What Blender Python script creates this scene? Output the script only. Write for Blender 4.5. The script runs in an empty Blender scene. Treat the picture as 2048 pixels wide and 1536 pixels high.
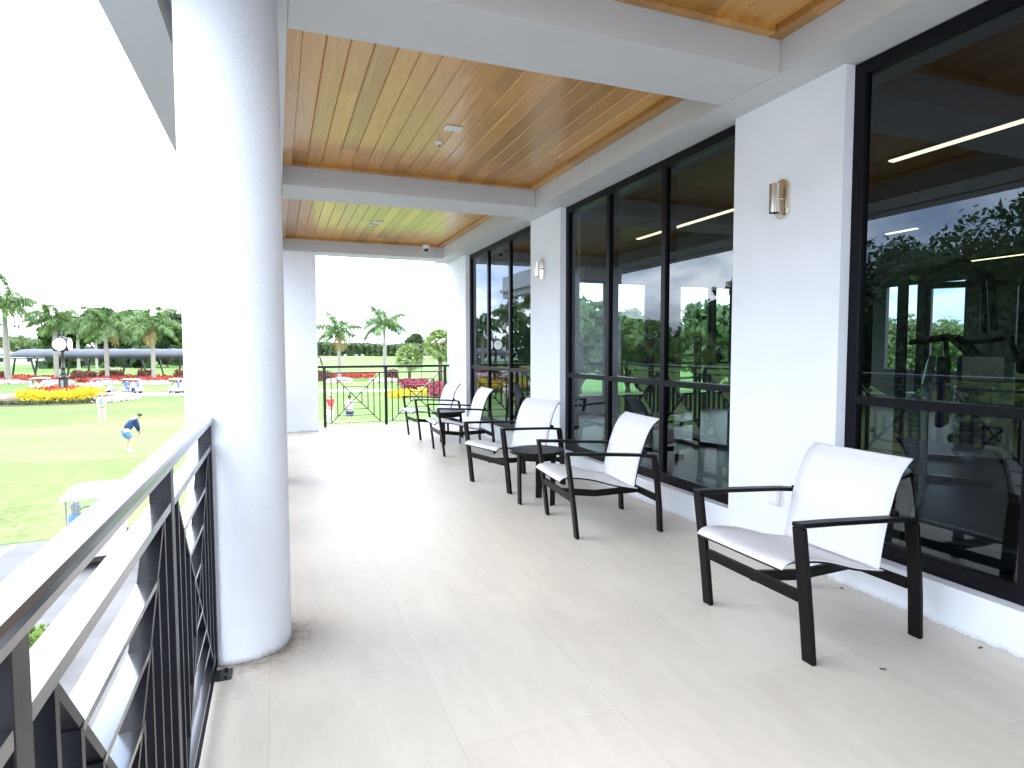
import bpy, bmesh, math, random
from mathutils import Vector, Matrix, noise
rnd = random.Random(7)
R = math.radians
sc = bpy.context.scene
COL = sc.collection

# ------------------------------------------------------------------ camera
H = 1.35
F, YAW, PITCH, ROLL = 1213.0, R(21.18), R(-3.255), R(-.093)
fw = Vector((math.sin(YAW)*math.cos(PITCH), math.cos(YAW)*math.cos(PITCH), math.sin(PITCH)))
rt = Vector((math.cos(YAW), -math.sin(YAW), 0)); up = rt.cross(fw)
rt, up = (math.cos(ROLL)*rt+math.sin(ROLL)*up), (-math.sin(ROLL)*rt+math.cos(ROLL)*up)
cd = bpy.data.cameras.new('camera'); cam = bpy.data.objects.new('camera', cd); COL.objects.link(cam)
cam.matrix_world = Matrix(((rt.x, up.x, -fw.x, 0), (rt.y, up.y, -fw.y, 0), (rt.z, up.z, -fw.z, H), (0, 0, 0, 1)))
cd.sensor_width = 36; cd.lens = F*36/2048; cd.clip_start = .05; cd.clip_end = 5000
sc.camera = cam

def sm(a, b, t):
    t = min(1, max(0, (t-a)/(b-a))); return t*t*(3-2*t)
def gz(x, y):
    z = -3.85 + .9*sm(20.3, 28, y)*(1-sm(46, 74, y))
    d = math.hypot((x+21)/9, (y-77)/11)
    if y > 130: z += .5*sm(130, 200, y)*math.sin(x*.03+1)*math.sin(y*.02)
    return z
def at(px, py, z=None):
    """world point of the ground seen at a picture point (used once, to survey the place)"""
    d = (rt*(px-1024)+up*(768-py)+fw*F)
    zz = -3.85 if z is None else z
    for _ in range(30):
        p = d*((zz-H)/d.z)+Vector((0, 0, H))
        if z is not None: break
        zz = .5*zz+.5*gz(p.x, p.y)
    return p
def mpp(p):      # metres per (2048-wide) picture pixel at p
    return (p-Vector((0, 0, H))).dot(fw)/F

# ------------------------------------------------------------------ materials
def newmat(name):
    m = bpy.data.materials.new(name); m.use_nodes = True
    nt = m.node_tree; b = nt.nodes['Principled BSDF']
    return m, nt, b
def N(nt, t, **k):
    n = nt.nodes.new(t)
    for a, v in k.items():
        if a in n.inputs.keys(): n.inputs[a].default_value = v
        else: setattr(n, a, v)
    return n
def ramp(nt, fac, stops):
    r = nt.nodes.new('ShaderNodeValToRGB'); e = r.color_ramp.elements
    while len(e) < len(stops): e.new(.5)
    for i, (p, c) in enumerate(stops):
        e[i].position = p; e[i].color = (*c, 1) if len(c) == 3 else c
    nt.links.new(fac, r.inputs[0]); return r.outputs[0]
def mapping(nt, scale, src='Object'):
    tc = nt.nodes.new('ShaderNodeTexCoord'); mp = nt.nodes.new('ShaderNodeMapping')
    mp.inputs['Scale'].default_value = scale; nt.links.new(tc.outputs[src], mp.inputs[0]); return mp.outputs[0]
def mat(name, c, rough=.6, metal=0, var=.12, nscale=8, bump=0, bscale=60, spec=.5, coat=0, c2=None, sub=0, stretch=(1, 1, 1)):
    m, nt, b = newmat(name); L = nt.links.new
    v = mapping(nt, stretch)
    n = N(nt, 'ShaderNodeTexNoise', Scale=nscale, Detail=5.0, Roughness=.6); L(v, n.inputs['Vector'])
    a = c2 if c2 else tuple(x*(1-var) for x in c)
    hi = c if c2 else tuple(min(1, x*(1+var*.6)) for x in c)
    L(ramp(nt, n.outputs[0], [(.3, a), (.7, hi)]), b.inputs['Base Color'])
    b.inputs['Roughness'].default_value = rough; b.inputs['Metallic'].default_value = metal
    b.inputs['Specular IOR Level'].default_value = spec; b.inputs['Coat Weight'].default_value = coat
    if bump:
        n2 = N(nt, 'ShaderNodeTexNoise', Scale=bscale, Detail=4.0); L(v, n2.inputs['Vector'])
        bp = N(nt, 'ShaderNodeBump', Strength=bump, Distance=.004); L(n2.outputs[0], bp.inputs['Height']); L(bp.outputs[0], b.inputs['Normal'])
    return m
M = {}
M['stucco'] = mat('white_stucco', (.80, .83, .88), .75, var=.045, nscale=1.5, bump=.55, bscale=75)
_m = M['stucco']; _nt = _m.node_tree; _b = _nt.nodes['Principled BSDF']; _old = _b.inputs['Base Color'].links[0].from_socket
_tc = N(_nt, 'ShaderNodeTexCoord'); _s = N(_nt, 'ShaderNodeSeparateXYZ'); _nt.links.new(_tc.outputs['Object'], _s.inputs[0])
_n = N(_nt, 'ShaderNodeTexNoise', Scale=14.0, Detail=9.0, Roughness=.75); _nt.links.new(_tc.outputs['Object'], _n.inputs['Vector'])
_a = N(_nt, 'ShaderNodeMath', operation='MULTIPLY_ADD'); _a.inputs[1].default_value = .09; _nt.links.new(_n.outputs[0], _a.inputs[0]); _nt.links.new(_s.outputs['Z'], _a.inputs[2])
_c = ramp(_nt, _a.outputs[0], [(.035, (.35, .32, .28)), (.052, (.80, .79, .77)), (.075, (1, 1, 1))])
_n4 = N(_nt, 'ShaderNodeTexVoronoi', Scale=5.0); _nt.links.new(_tc.outputs['Object'], _n4.inputs['Vector'])
_c4 = ramp(_nt, _n4.outputs['Distance'], [(.02, (.6, .58, .55)), (.035, (1, 1, 1))])
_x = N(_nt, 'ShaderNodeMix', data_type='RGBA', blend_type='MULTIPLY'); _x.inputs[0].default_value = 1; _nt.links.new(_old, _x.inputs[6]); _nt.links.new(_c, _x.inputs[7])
_y = N(_nt, 'ShaderNodeMix', data_type='RGBA', blend_type='MULTIPLY'); _y.inputs[0].default_value = 1; _nt.links.new(_x.outputs[2], _y.inputs[6]); _nt.links.new(_c4, _y.inputs[7])
_nt.links.new(_y.outputs[2], _b.inputs['Base Color'])
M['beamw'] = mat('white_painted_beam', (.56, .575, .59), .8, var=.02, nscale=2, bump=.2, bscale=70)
M['black'] = mat('black_railing_paint', (.009, .0095, .012), .3, var=.3, nscale=30, spec=.4, bump=.05, bscale=200)
M['gloss'] = mat('wet_gloss_black_rail', (.012, .013, .016), .3, var=.3, nscale=30, spec=.9, coat=1, bump=.04, bscale=90)
M['gloss'].node_tree.nodes['Principled BSDF'].inputs['Coat IOR'].default_value = 1.9; M['gloss'].node_tree.nodes['Principled BSDF'].inputs['Coat Roughness'].default_value = .12
M['frame'] = mat('black_window_frame', (.004, .0045, .007), .35, var=.2, nscale=20, spec=.16)
M['bronze'] = mat('dark_bronze_chair_metal', (.005, .0045, .0045), .4, var=.2, nscale=40, spec=.14, bump=.05, bscale=300)
M['brass'] = mat('polished_champagne_metal', (.80, .74, .64), .16, metal=1, var=.1, nscale=12)
M['plastic'] = mat('white_plastic', (.78, .78, .76), .4, var=.03)
M['darkp'] = mat('dark_plastic', (.02, .02, .022), .4)
M['rubber'] = mat('tyre_rubber', (.02, .02, .02), .8)
M['cart'] = mat('cream_cart_body', (.72, .70, .62), .3, var=.05, nscale=3)
M['cartroof'] = mat('white_cart_roof', (.8, .8, .76), .4, var=.04)
M['darkroof'] = mat('dark_cart_roof', (.10, .10, .12), .4)
M['chrome'] = mat('bare_metal', (.5, .5, .5), .3, metal=1)
M['awning'] = mat('blue_grey_awning', (.09, .10, .125), .7, var=.15, nscale=.6)
M['trunkp'] = mat('pale_palm_trunk', (.36, .34, .30), .9, c2=(.24, .22, .19), nscale=2.5, stretch=(1, 1, 3), bump=.4, bscale=10)
M['shaft'] = mat('green_crownshaft', (.12, .22, .06), .5, var=.2)
M['bark'] = mat('brown_bark', (.16, .11, .075), .9, c2=(.08, .055, .04), nscale=4, stretch=(1, 1, .3), bump=.6, bscale=12)
M['mulch'] = mat('brown_mulch', (.14, .075, .045), .95, c2=(.07, .035, .02), nscale=30)
M['asphalt'] = mat('worn_asphalt', (.17, .165, .16), .9, c2=(.12, .118, .115), nscale=1.2, bump=.4, bscale=120)
M['concrete'] = mat('pale_concrete', (.5, .48, .44), .9, var=.1, nscale=2)
M['paver'] = mat('pink_paver_path', (.42, .29, .24), .9, var=.15, nscale=6)
M['sand'] = mat('bunker_sand', (.6, .55, .42), .95, var=.06)
M['white'] = mat('white_paint', (.8, .8, .8), .6, var=.04)
M['skin'] = mat('skin', (.50, .30, .22), .6, var=.06)
M['hair'] = mat('dark_hair', (.04, .025, .02), .8)
M['navy'] = mat('navy_cloth', (.02, .04, .12), .9)
M['lblue'] = mat('light_blue_cloth', (.08, .18, .42), .9)
M['wcloth'] = mat('white_cloth', (.78, .78, .78), .9, var=.05)
M['teal'] = mat('teal_cloth', (.05, .5, .42), .9)
M['red'] = mat('red_cloth', (.6, .05, .06), .9)
M['beige'] = mat('beige_cloth', (.55, .50, .42), .9)
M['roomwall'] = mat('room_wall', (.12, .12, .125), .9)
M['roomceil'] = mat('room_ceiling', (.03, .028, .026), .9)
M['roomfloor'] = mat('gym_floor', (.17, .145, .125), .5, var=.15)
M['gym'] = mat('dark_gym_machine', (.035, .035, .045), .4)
M['gymgrey'] = mat('grey_gym_metal', (.35, .38, .40), .35, metal=.4)
M['vinyl'] = mat('dark_blue_vinyl', (.05, .05, .16), .5)
M['redroof'] = mat('terracotta_roof', (.35, .13, .08), .9)
M['clockpaint'] = mat('black_cast_iron', (.02, .02, .022), .35)

def leafmat(name, a, b_, trans=.35, rough=.55):
    m, nt, b = newmat(name); L = nt.links.new
    g = N(nt, 'ShaderNodeNewGeometry')
    n = N(nt, 'ShaderNodeTexNoise', Scale=.9, Detail=3.0); L(g.outputs['Position'], n.inputs['Vector'])
    mx = N(nt, 'ShaderNodeMath', operation='ADD'); L(g.outputs['Random Per Island'], mx.inputs[0]); L(n.outputs[0], mx.inputs[1])
    hf = N(nt, 'ShaderNodeMath', operation='MULTIPLY'); hf.inputs[1].default_value = .5; L(mx.outputs[0], hf.inputs[0])
    c = ramp(nt, hf.outputs[0], [(.2, a), (.8, b_)])
    L(c, b.inputs['Base Color']); b.inputs['Roughness'].default_value = rough
    t = N(nt, 'ShaderNodeBsdfTranslucent'); L(c, t.inputs[0])
    ms = N(nt, 'ShaderNodeMixShader'); ms.inputs[0].default_value = trans
    out = nt.nodes['Material Output']; L(b.outputs[0], ms.inputs[1]); L(t.outputs[0], ms.inputs[2]); L(ms.outputs[0], out.inputs[0])
    return m
M['palm'] = leafmat('palm_leaf', (.055, .12, .035), (.20, .31, .09))
M['sabal'] = leafmat('sabal_leaf', (.12, .19, .06), (.32, .42, .14))
M['drypalm'] = leafmat('dry_frond', (.25, .17, .06), (.4, .3, .12))
M['leaf'] = leafmat('broad_leaf', (.03, .08, .015), (.12, .22, .04))
M['midleaf'] = leafmat('mid_green_leaf', (.018, .055, .012), (.075, .15, .03))
M['darkleaf'] = leafmat('dark_leaf', (.015, .04, .012), (.05, .10, .025))
M['hedge'] = leafmat('hedge_leaf', (.03, .06, .02), (.10, .15, .05))
M['farleaf'] = leafmat('far_leaf', (.10, .16, .06), (.18, .25, .09))
M['yellow'] = leafmat('golden_leaf', (.45, .33, .01), (.75, .62, .03))
M['redleaf'] = leafmat('red_leaf', (.28, .025, .015), (.55, .08, .04))
M['burg'] = leafmat('burgundy_leaf', (.12, .015, .03), (.40, .04, .09))
M['pinkfl'] = leafmat('pink_petal', (.62, .30, .38), (.9, .85, .86))
M['maroonh'] = leafmat('red_brown_hedge_leaf', (.10, .035, .025), (.26, .09, .06))
M['whitefl'] = leafmat('white_petal', (.6, .55, .52), (.9, .88, .86))
M['shrub'] = leafmat('shrub_leaf', (.06, .15, .02), (.25, .36, .05))

def lawn_mat(name, a, b_, c):
    m, nt, b = newmat(name); L = nt.links.new
    v = mapping(nt, (1, 1, 1))
    n = N(nt, 'ShaderNodeTexNoise', Scale=.09, Detail=4.0); L(v, n.inputs['Vector'])
    n2 = N(nt, 'ShaderNodeTexNoise', Scale=3.0, Detail=6.0, Roughness=.7); L(v, n2.inputs['Vector'])
    mx = N(nt, 'ShaderNodeMath', operation='MULTIPLY_ADD'); mx.inputs[1].default_value = .45; L(n2.outputs[0], mx.inputs[0])
    hf = N(nt, 'ShaderNodeMath', operation='MULTIPLY'); hf.inputs[1].default_value = .55; L(n.outputs[0], hf.inputs[0]); L(hf.outputs[0], mx.inputs[2])
    L(ramp(nt, mx.outputs[0], [(.38, a), (.5, b_), (.62, c)]), b.inputs['Base Color'])
    b.inputs['Roughness'].default_value = .95; b.inputs['Specular IOR Level'].default_value = .1
    bp = N(nt, 'ShaderNodeBump', Strength=.4, Distance=.03); L(n2.outputs[0], bp.inputs['Height']); L(bp.outputs[0], b.inputs['Normal'])
    return m
M['lawn'] = lawn_mat('lawn', (.10, .19, .045), (.13, .24, .06), (.18, .27, .075))
M['rough'] = lawn_mat('rough_grass', (.12, .155, .055), (.20, .215, .10), (.15, .20, .07))
_m = M['rough']; _nt = _m.node_tree; _b = _nt.nodes['Principled BSDF']; _old = _b.inputs['Base Color'].links[0].from_socket
_g = N(_nt, 'ShaderNodeNewGeometry'); _s = N(_nt, 'ShaderNodeSeparateXYZ'); _nt.links.new(_g.outputs['Position'], _s.inputs[0])
_n = N(_nt, 'ShaderNodeTexNoise', Scale=.6, Detail=6.0); _nt.links.new(_g.outputs['Position'], _n.inputs['Vector'])
_a = N(_nt, 'ShaderNodeMath', operation='MULTIPLY_ADD'); _a.inputs[1].default_value = 5; _nt.links.new(_n.outputs[0], _a.inputs[0]); _nt.links.new(_s.outputs['Y'], _a.inputs[2])
_r = N(_nt, 'ShaderNodeMapRange'); _r.inputs['From Min'].default_value = 25.5; _r.inputs['From Max'].default_value = 30.5; _nt.links.new(_a.outputs[0], _r.inputs['Value'])
_x = N(_nt, 'ShaderNodeMix', data_type='RGBA'); _nt.links.new(_r.outputs[0], _x.inputs[0]); _nt.links.new(_old, _x.inputs[6]); _x.inputs[7].default_value = (.135, .235, .06, 1); _nt.links.new(_x.outputs[2], _b.inputs['Base Color'])
M['green'] = lawn_mat('putting_green', (.15, .24, .075), (.17, .265, .085), (.19, .28, .095))

def tile_mat():
    m, nt, b = newmat('limestone_floor_tile'); L = nt.links.new
    tc = N(nt, 'ShaderNodeTexCoord'); sp = N(nt, 'ShaderNodeSeparateXYZ'); L(tc.outputs['Object'], sp.inputs[0])
    ax = N(nt, 'ShaderNodeMath', operation='ADD'); ax.inputs[1].default_value = .055+.61*20; L(sp.outputs['X'], ax.inputs[0])
    ay = N(nt, 'ShaderNodeMath', operation='ADD'); ay.inputs[1].default_value = -3.115+1.2*20; L(sp.outputs['Y'], ay.inputs[0])
    cb = N(nt, 'ShaderNodeCombineXYZ'); L(ay.outputs[0], cb.inputs[0]); L(ax.outputs[0], cb.inputs[1])
    br = N(nt, 'ShaderNodeTexBrick'); L(cb.outputs[0], br.inputs['Vector'])
    br.offset = .5; br.inputs['Scale'].default_value = 1; br.inputs['Brick Width'].default_value = 1.2; br.inputs['Row Height'].default_value = .61
    br.inputs['Mortar Size'].default_value = .0013; br.inputs['Mortar Smooth'].default_value = .0
    br.inputs['Color1'].default_value = (.62, .58, .51, 1); br.inputs['Color2'].default_value = (.65, .61, .54, 1); br.inputs['Mortar'].default_value = (.50, .465, .41, 1)
    v = mapping(nt, (1.6, .35, 1))
    n = N(nt, 'ShaderNodeTexNoise', Scale=6.0, Detail=8.0, Roughness=.7); L(v, n.inputs['Vector'])
    cl = ramp(nt, n.outputs[0], [(.3, (.91, .90, .89)), (.7, (1.04, 1.04, 1.04))])
    mx = N(nt, 'ShaderNodeMix', data_type='RGBA', blend_type='MULTIPLY'); mx.inputs[0].default_value = 1
    L(br.outputs['Color'], mx.inputs[6]); L(cl, mx.inputs[7])
    # dirt specks and scuffs
    vo = N(nt, 'ShaderNodeTexVoronoi', Scale=9.0); L(tc.outputs['Object'], vo.inputs['Vector'])
    sp2 = ramp(nt, vo.outputs['Distance'], [(.03, (.42, .37, .32)), (.045, (1, 1, 1))])
    wn = ramp(nt, N(nt, 'ShaderNodeTexNoise', Scale=1.3).outputs[0], [(.5, (0, 0, 0)), (.62, (1, 1, 1))])
    mx2 = N(nt, 'ShaderNodeMix', data_type='RGBA', blend_type='MULTIPLY'); L(wn, mx2.inputs[0]); L(mx.outputs[2], mx2.inputs[6]); L(sp2, mx2.inputs[7])
    # dirt that gathers round the column foot
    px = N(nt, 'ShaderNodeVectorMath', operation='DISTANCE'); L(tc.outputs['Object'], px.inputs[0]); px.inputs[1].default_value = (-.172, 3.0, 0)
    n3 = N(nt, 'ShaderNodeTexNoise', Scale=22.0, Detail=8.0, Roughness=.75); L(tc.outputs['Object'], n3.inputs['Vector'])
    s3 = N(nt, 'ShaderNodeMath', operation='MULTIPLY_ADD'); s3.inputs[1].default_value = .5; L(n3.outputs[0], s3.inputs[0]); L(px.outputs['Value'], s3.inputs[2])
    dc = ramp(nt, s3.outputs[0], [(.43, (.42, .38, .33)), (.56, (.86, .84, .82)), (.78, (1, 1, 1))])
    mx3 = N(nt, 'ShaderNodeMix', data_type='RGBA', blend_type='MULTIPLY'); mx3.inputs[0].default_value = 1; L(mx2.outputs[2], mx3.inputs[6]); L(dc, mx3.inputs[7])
    L(mx3.outputs[2], b.inputs['Base Color'])
    L(ramp(nt, n.outputs[0], [(.3, (.42,)*3), (.7, (.55,)*3)]), b.inputs['Roughness'])
    return m
M['tile'] = tile_mat()

def wood_mat():
    m, nt, b = newmat('varnished_cypress'); L = nt.links.new
    tc = N(nt, 'ShaderNodeTexCoord'); sp = N(nt, 'ShaderNodeSeparateXYZ'); L(tc.outputs['Object'], sp.inputs[0])
    d = N(nt, 'ShaderNodeMath', operation='MULTIPLY_ADD'); d.inputs[1].default_value = 1/PW; d.inputs[2].default_value = -.175/PW; L(sp.outputs['X'], d.inputs[0])
    fl = N(nt, 'ShaderNodeMath', operation='FLOOR'); L(d.outputs[0], fl.inputs[0])
    # boards have butt joints at random places along Y
    wn0 = N(nt, 'ShaderNodeTexWhiteNoise', noise_dimensions='1D'); L(fl.outputs[0], wn0.inputs['W'])
    yy = N(nt, 'ShaderNodeMath', operation='MULTIPLY_ADD'); yy.inputs[1].default_value = .35; L(sp.outputs['Y'], yy.inputs[0])
    o5 = N(nt, 'ShaderNodeMath', operation='MULTIPLY'); o5.inputs[1].default_value = 5; L(wn0.outputs['Value'], o5.inputs[0]); L(o5.outputs[0], yy.inputs[2])
    fy = N(nt, 'ShaderNodeMath', operation='FLOOR'); L(yy.outputs[0], fy.inputs[0])
    cb = N(nt, 'ShaderNodeCombineXYZ'); L(fl.outputs[0], cb.inputs[0]); L(fy.outputs[0], cb.inputs[1])
    wn = N(nt, 'ShaderNodeTexWhiteNoise', noise_dimensions='2D'); L(cb.outputs[0], wn.inputs['Vector'])
    off = N(nt, 'ShaderNodeVectorMath', operation='MULTIPLY_ADD'); L(wn.outputs['Color'], off.inputs[0]); off.inputs[1].default_value = (9, 9, 9)
    mp = N(nt, 'ShaderNodeMapping'); mp.inputs['Scale'].default_value = (9, .55, 9); L(tc.outputs['Object'], mp.inputs[0]); L(mp.outputs[0], off.inputs[2])
    n = N(nt, 'ShaderNodeTexNoise', Scale=2.2, Detail=5.0, Roughness=.55, Distortion=1.4); L(off.outputs[0], n.inputs['Vector'])
    g = ramp(nt, n.outputs[0], [(.3, (.46, .22, .052)), (.48, (.56, .295, .08)), (.52, (.50, .25, .064)), (.7, (.63, .36, .105))])
    t = ramp(nt, wn.outputs['Value'], [(0, (.72, .69, .64)), (.5, (.97, .97, .97)), (1, (1.14, 1.13, 1.08))])
    mx = N(nt, 'ShaderNodeMix', data_type='RGBA', blend_type='MULTIPLY'); mx.inputs[0].default_value = 1; L(g, mx.inputs[6]); L(t, mx.inputs[7])
    L(mx.outputs[2], b.inputs['Base Color']); b.inputs['Roughness'].default_value = .38
    b.inputs['Coat Weight'].default_value = .45; b.inputs['Coat Roughness'].default_value = .16
    return m
PW = .1383
M['wood'] = wood_mat()

def sling_mat():
    m, nt, b = newmat('white_mesh_sling'); L = nt.links.new
    v = mapping(nt, (1, 1, 1)); w = N(nt, 'ShaderNodeTexNoise', Scale=400.0, Detail=1.0); L(v, w.inputs['Vector'])
    L(ramp(nt, w.outputs[0], [(.3, (.84, .85, .87)), (.7, (.92, .92, .93))]), b.inputs['Base Color']); b.inputs['Roughness'].default_value = .7
    t = N(nt, 'ShaderNodeBsdfTranslucent'); t.inputs[0].default_value = (.85, .85, .88, 1)
    ms = N(nt, 'ShaderNodeMixShader'); ms.inputs[0].default_value = .25
    L(b.outputs[0], ms.inputs[1]); L(t.outputs[0], ms.inputs[2]); L(ms.outputs[0], nt.nodes['Material Output'].inputs[0])
    return m
M['sling'] = sling_mat()

def glass_mat(name, tint, r0):
    m, nt, b = newmat(name); L = nt.links.new
    tr = N(nt, 'ShaderNodeBsdfTransparent'); tr.inputs[0].default_value = (*tint, 1)
    gl = N(nt, 'ShaderNodeBsdfGlossy'); gl.inputs['Roughness'].default_value = 0; gl.inputs[0].default_value = (.86, .93, 1, 1)
    lw = N(nt, 'ShaderNodeLayerWeight', Blend=.5); pw = N(nt, 'ShaderNodeMath', operation='POWER'); pw.inputs[1].default_value = 5; L(lw.outputs['Facing'], pw.inputs[0])
    fr = N(nt, 'ShaderNodeMath', operation='MULTIPLY_ADD'); fr.inputs[1].default_value = 1-r0; fr.inputs[2].default_value = r0; L(pw.outputs[0], fr.inputs[0]); ms = N(nt, 'ShaderNodeMixShader')
    L(fr.outputs[0], ms.inputs[0]); L(tr.outputs[0], ms.inputs[1]); L(gl.outputs[0], ms.inputs[2]); L(ms.outputs[0], nt.nodes['Material Output'].inputs[0])
    return m
M['glass'] = glass_mat('tinted_reflective_glass', (.38, .46, .45), .072)
M['clear'] = glass_mat('clear_glass', (.80, .95, .94), .05)
def emis(name, c, s):
    m, nt, b = newmat(name); b.inputs['Base Color'].default_value = (*c, 1)
    b.inputs['Emission Color'].default_value = (*c, 1); b.inputs['Emission Strength'].default_value = s; return m
M['lamp'] = emis('lit_linear_lamp', (1, .80, .48), 1.7)
M['dial'] = emis('glowing_white_dial', (1, 1, .97), .25)  # white clock dial with a weak emission added to its colour

# ------------------------------------------------------------------ mesh helpers
def obj(name, bm, m, parent=None, smooth=False, bev=0):
    me = bpy.data.meshes.new(name)
    bm.normal_update(); bm.to_mesh(me); bm.free()
    for x in (m if isinstance(m, (list, tuple)) else [m]): me.materials.append(M[x] if isinstance(x, str) else x)
    if smooth:
        for p in me.polygons: p.use_smooth = True
    o = bpy.data.objects.new(name, me); COL.objects.link(o)
    if parent: o.parent = parent
    if bev:
        b = o.modifiers.new('bevel', 'BEVEL'); b.width = bev; b.segments = 2; b.limit_method = 'ANGLE'
    return o
def tag(o, label, cat, group=None, kind=None):
    o['label'] = label; o['category'] = cat
    if group: o['group'] = group
    if kind: o['kind'] = kind
    return o
def struct(o):
    o['kind'] = 'structure'; return o
def thing(name, label, cat, loc=(0, 0, 0), rz=0, group=None, kind=None):
    o = bpy.data.objects.new(name, None); COL.objects.link(o); o.location = loc; o.rotation_euler = (0, 0, rz)
    o.empty_display_size = .2
    return tag(o, label, cat, group, kind)
def dup(root, loc, rz, label, scale=None):
    r = root.copy(); COL.objects.link(r); r.location = loc; r.rotation_euler = (0, 0, rz); r['label'] = label
    if scale: r.scale = scale
    for ch in list(root.children):
        c = ch.copy(); COL.objects.link(c); c.parent = r
        for g in ch.children:
            d = g.copy(); COL.objects.link(d); d.parent = c
    return r
def B(): return bmesh.new()
def box(bm, x0, x1, y0, y1, z0, z1, mi=0):
    v = [bm.verts.new((x, y, z)) for z in (z0, z1) for y in (y0, y1) for x in (x0, x1)]
    for f in ((0, 2, 3, 1), (4, 5, 7, 6), (0, 1, 5, 4), (2, 6, 7, 3), (1, 3, 7, 5), (0, 4, 6, 2)):
        fc = bm.faces.new([v[i] for i in f]); fc.material_index = mi
    return bm
def bar(bm, a, b, w, d, upv=(0, 0, 1), mi=0):
    """box of width w (along side) and depth d (along up) from a to b"""
    a = Vector(a); b = Vector(b); t = (b-a).normalized(); s = t.cross(Vector(upv))
    if s.length < 1e-5: s = t.cross(Vector((1, 0, 0)))
    s.normalize(); u = s.cross(t)
    v = [bm.verts.new(p+s*w/2*i+u*d/2*j) for p in (a, b) for i, j in ((-1, -1), (1, -1), (1, 1), (-1, 1))]
    for f in ((0, 1, 2, 3), (7, 6, 5, 4), (0, 4, 5, 1), (1, 5, 6, 2), (2, 6, 7, 3), (3, 7, 4, 0)):
        fc = bm.faces.new([v[i] for i in f]); fc.material_index = mi
    return bm
def tube(bm, pts, r, n=8, cap=True, mi=0):
    pts = [Vector(p) for p in pts]; rs = r if isinstance(r, (list, tuple)) else [r]*len(pts)
    rings = []; pu = None
    for i, p in enumerate(pts):
        t = (pts[min(i+1, len(pts)-1)]-pts[max(i-1, 0)]).normalized()
        a = pu if pu is not None else (Vector((0, 0, 1)) if abs(t.z) < .9 else Vector((1, 0, 0)))
        s = t.cross(a).normalized(); u = s.cross(t); pu = u
        rings.append([bm.verts.new(p+(s*math.cos(k*2*math.pi/n)+u*math.sin(k*2*math.pi/n))*rs[i]) for k in range(n)])
    for i in range(len(rings)-1):
        for k in range(n):
            f = bm.faces.new((rings[i][k], rings[i][(k+1) % n], rings[i+1][(k+1) % n], rings[i+1][k])); f.material_index = mi
    if cap:
        for rr in (list(reversed(rings[0])), rings[-1]):
            f = bm.faces.new(rr); f.material_index = mi
    return bm
def lathe(bm, prof, c=(0, 0, 0), n=32, mi=0):
    rings = [[bm.verts.new((c[0]+r*math.cos(k*2*math.pi/n), c[1]+r*math.sin(k*2*math.pi/n), c[2]+z)) for k in range(n)] for r, z in prof]
    for i in range(len(rings)-1):
        for k in range(n):
            f = bm.faces.new((rings[i][k], rings[i][(k+1) % n], rings[i+1][(k+1) % n], rings[i+1][k])); f.material_index = mi
    bm.faces.new(list(reversed(rings[0]))).material_index = mi; bm.faces.new(rings[-1]).material_index = mi
    return bm
def sheet(pts, z=None):
    bm = B(); f = bm.faces.new([bm.verts.new((p[0], p[1], z if z is not None else p[2])) for p in pts])
    bm.normal_update()
    if f.normal.z < 0: bmesh.ops.reverse_faces(bm, faces=[f])
    return bm
def drape(poly, dz, step=2.0, mi=0):
    """flat-topped sheet that follows the terrain inside polygon poly [(x,y)]"""
    bm = B(); xs = [p[0] for p in poly]; ys = [p[1] for p in poly]
    f = bm.faces.new([bm.verts.new((p[0], p[1], 0)) for p in poly]); bm.normal_update()
    if f.normal.z < 0: bmesh.ops.reverse_faces(bm, faces=[f])
    def cuts(lo, hi, nrm):
        k = lo
        while k < hi:
            co = Vector((k, 0, 0)) if nrm[0] else Vector((0, k, 0))
            bmesh.ops.bisect_plane(bm, geom=bm.verts[:]+bm.edges[:]+bm.faces[:], plane_co=co, plane_no=nrm); k += step
    cuts(math.floor(min(ys)/step)*step+step, max(ys), (0, 1, 0))
    if max(xs)-min(xs) > 60: cuts(min(xs)+20, max(xs), (1, 0, 0)) if step > 10 else None
    for v in bm.verts: v.co.z = gz(v.co.x, v.co.y)+dz
    return bm

# ------------------------------------------------------------------ world, sun
w = bpy.data.worlds.new('World'); sc.world = w; w.use_nodes = True
nt = w.node_tree; L = nt.links.new; bg = nt.nodes['Background']
SUN_EL, SUN_AZ = R(48), R(-62)      # azimuth from +Y towards +X
sky = N(nt, 'ShaderNodeTexSky', sky_type='NISHITA'); sky.sun_disc = False; sky.sun_elevation = SUN_EL; sky.sun_rotation = SUN_AZ
sky.air_density = 1; sky.dust_density = 1.5
tc = N(nt, 'ShaderNodeTexCoord'); mp = N(nt, 'ShaderNodeMapping'); mp.inputs['Scale'].default_value = (1, 1, 2.6); L(tc.outputs['Generated'], mp.inputs[0])
n1 = N(nt, 'ShaderNodeTexNoise', Scale=3.4, Detail=9.0, Roughness=.6, Distortion=.4); L(mp.outputs[0], n1.inputs['Vector'])
n2 = N(nt, 'ShaderNodeTexNoise', Scale=1.7, Detail=5.0); L(mp.outputs[0], n2.inputs['Vector'])
cloud = ramp(nt, n1.outputs[0], [(.34, (5.0, 7.0, 11.0)), (.47, (10.5, 12.4, 15.6)), (.6, (25, 25.6, 26.5))])
cover = ramp(nt, n2.outputs[0], [(.34, (.45,)*3), (.5, (1,)*3)])
mxs = N(nt, 'ShaderNodeMix', data_type='RGBA'); L(cover, mxs.inputs[0]); L(sky.outputs[0], mxs.inputs[6]); L(cloud, mxs.inputs[7])
L(mxs.outputs[2], bg.inputs[0]); bg.inputs[1].default_value = .13
sd = bpy.data.lights.new('sun', 'SUN'); sd.energy = .7; sd.angle = R(35); sd.color = (1, .96, .9)
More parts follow.
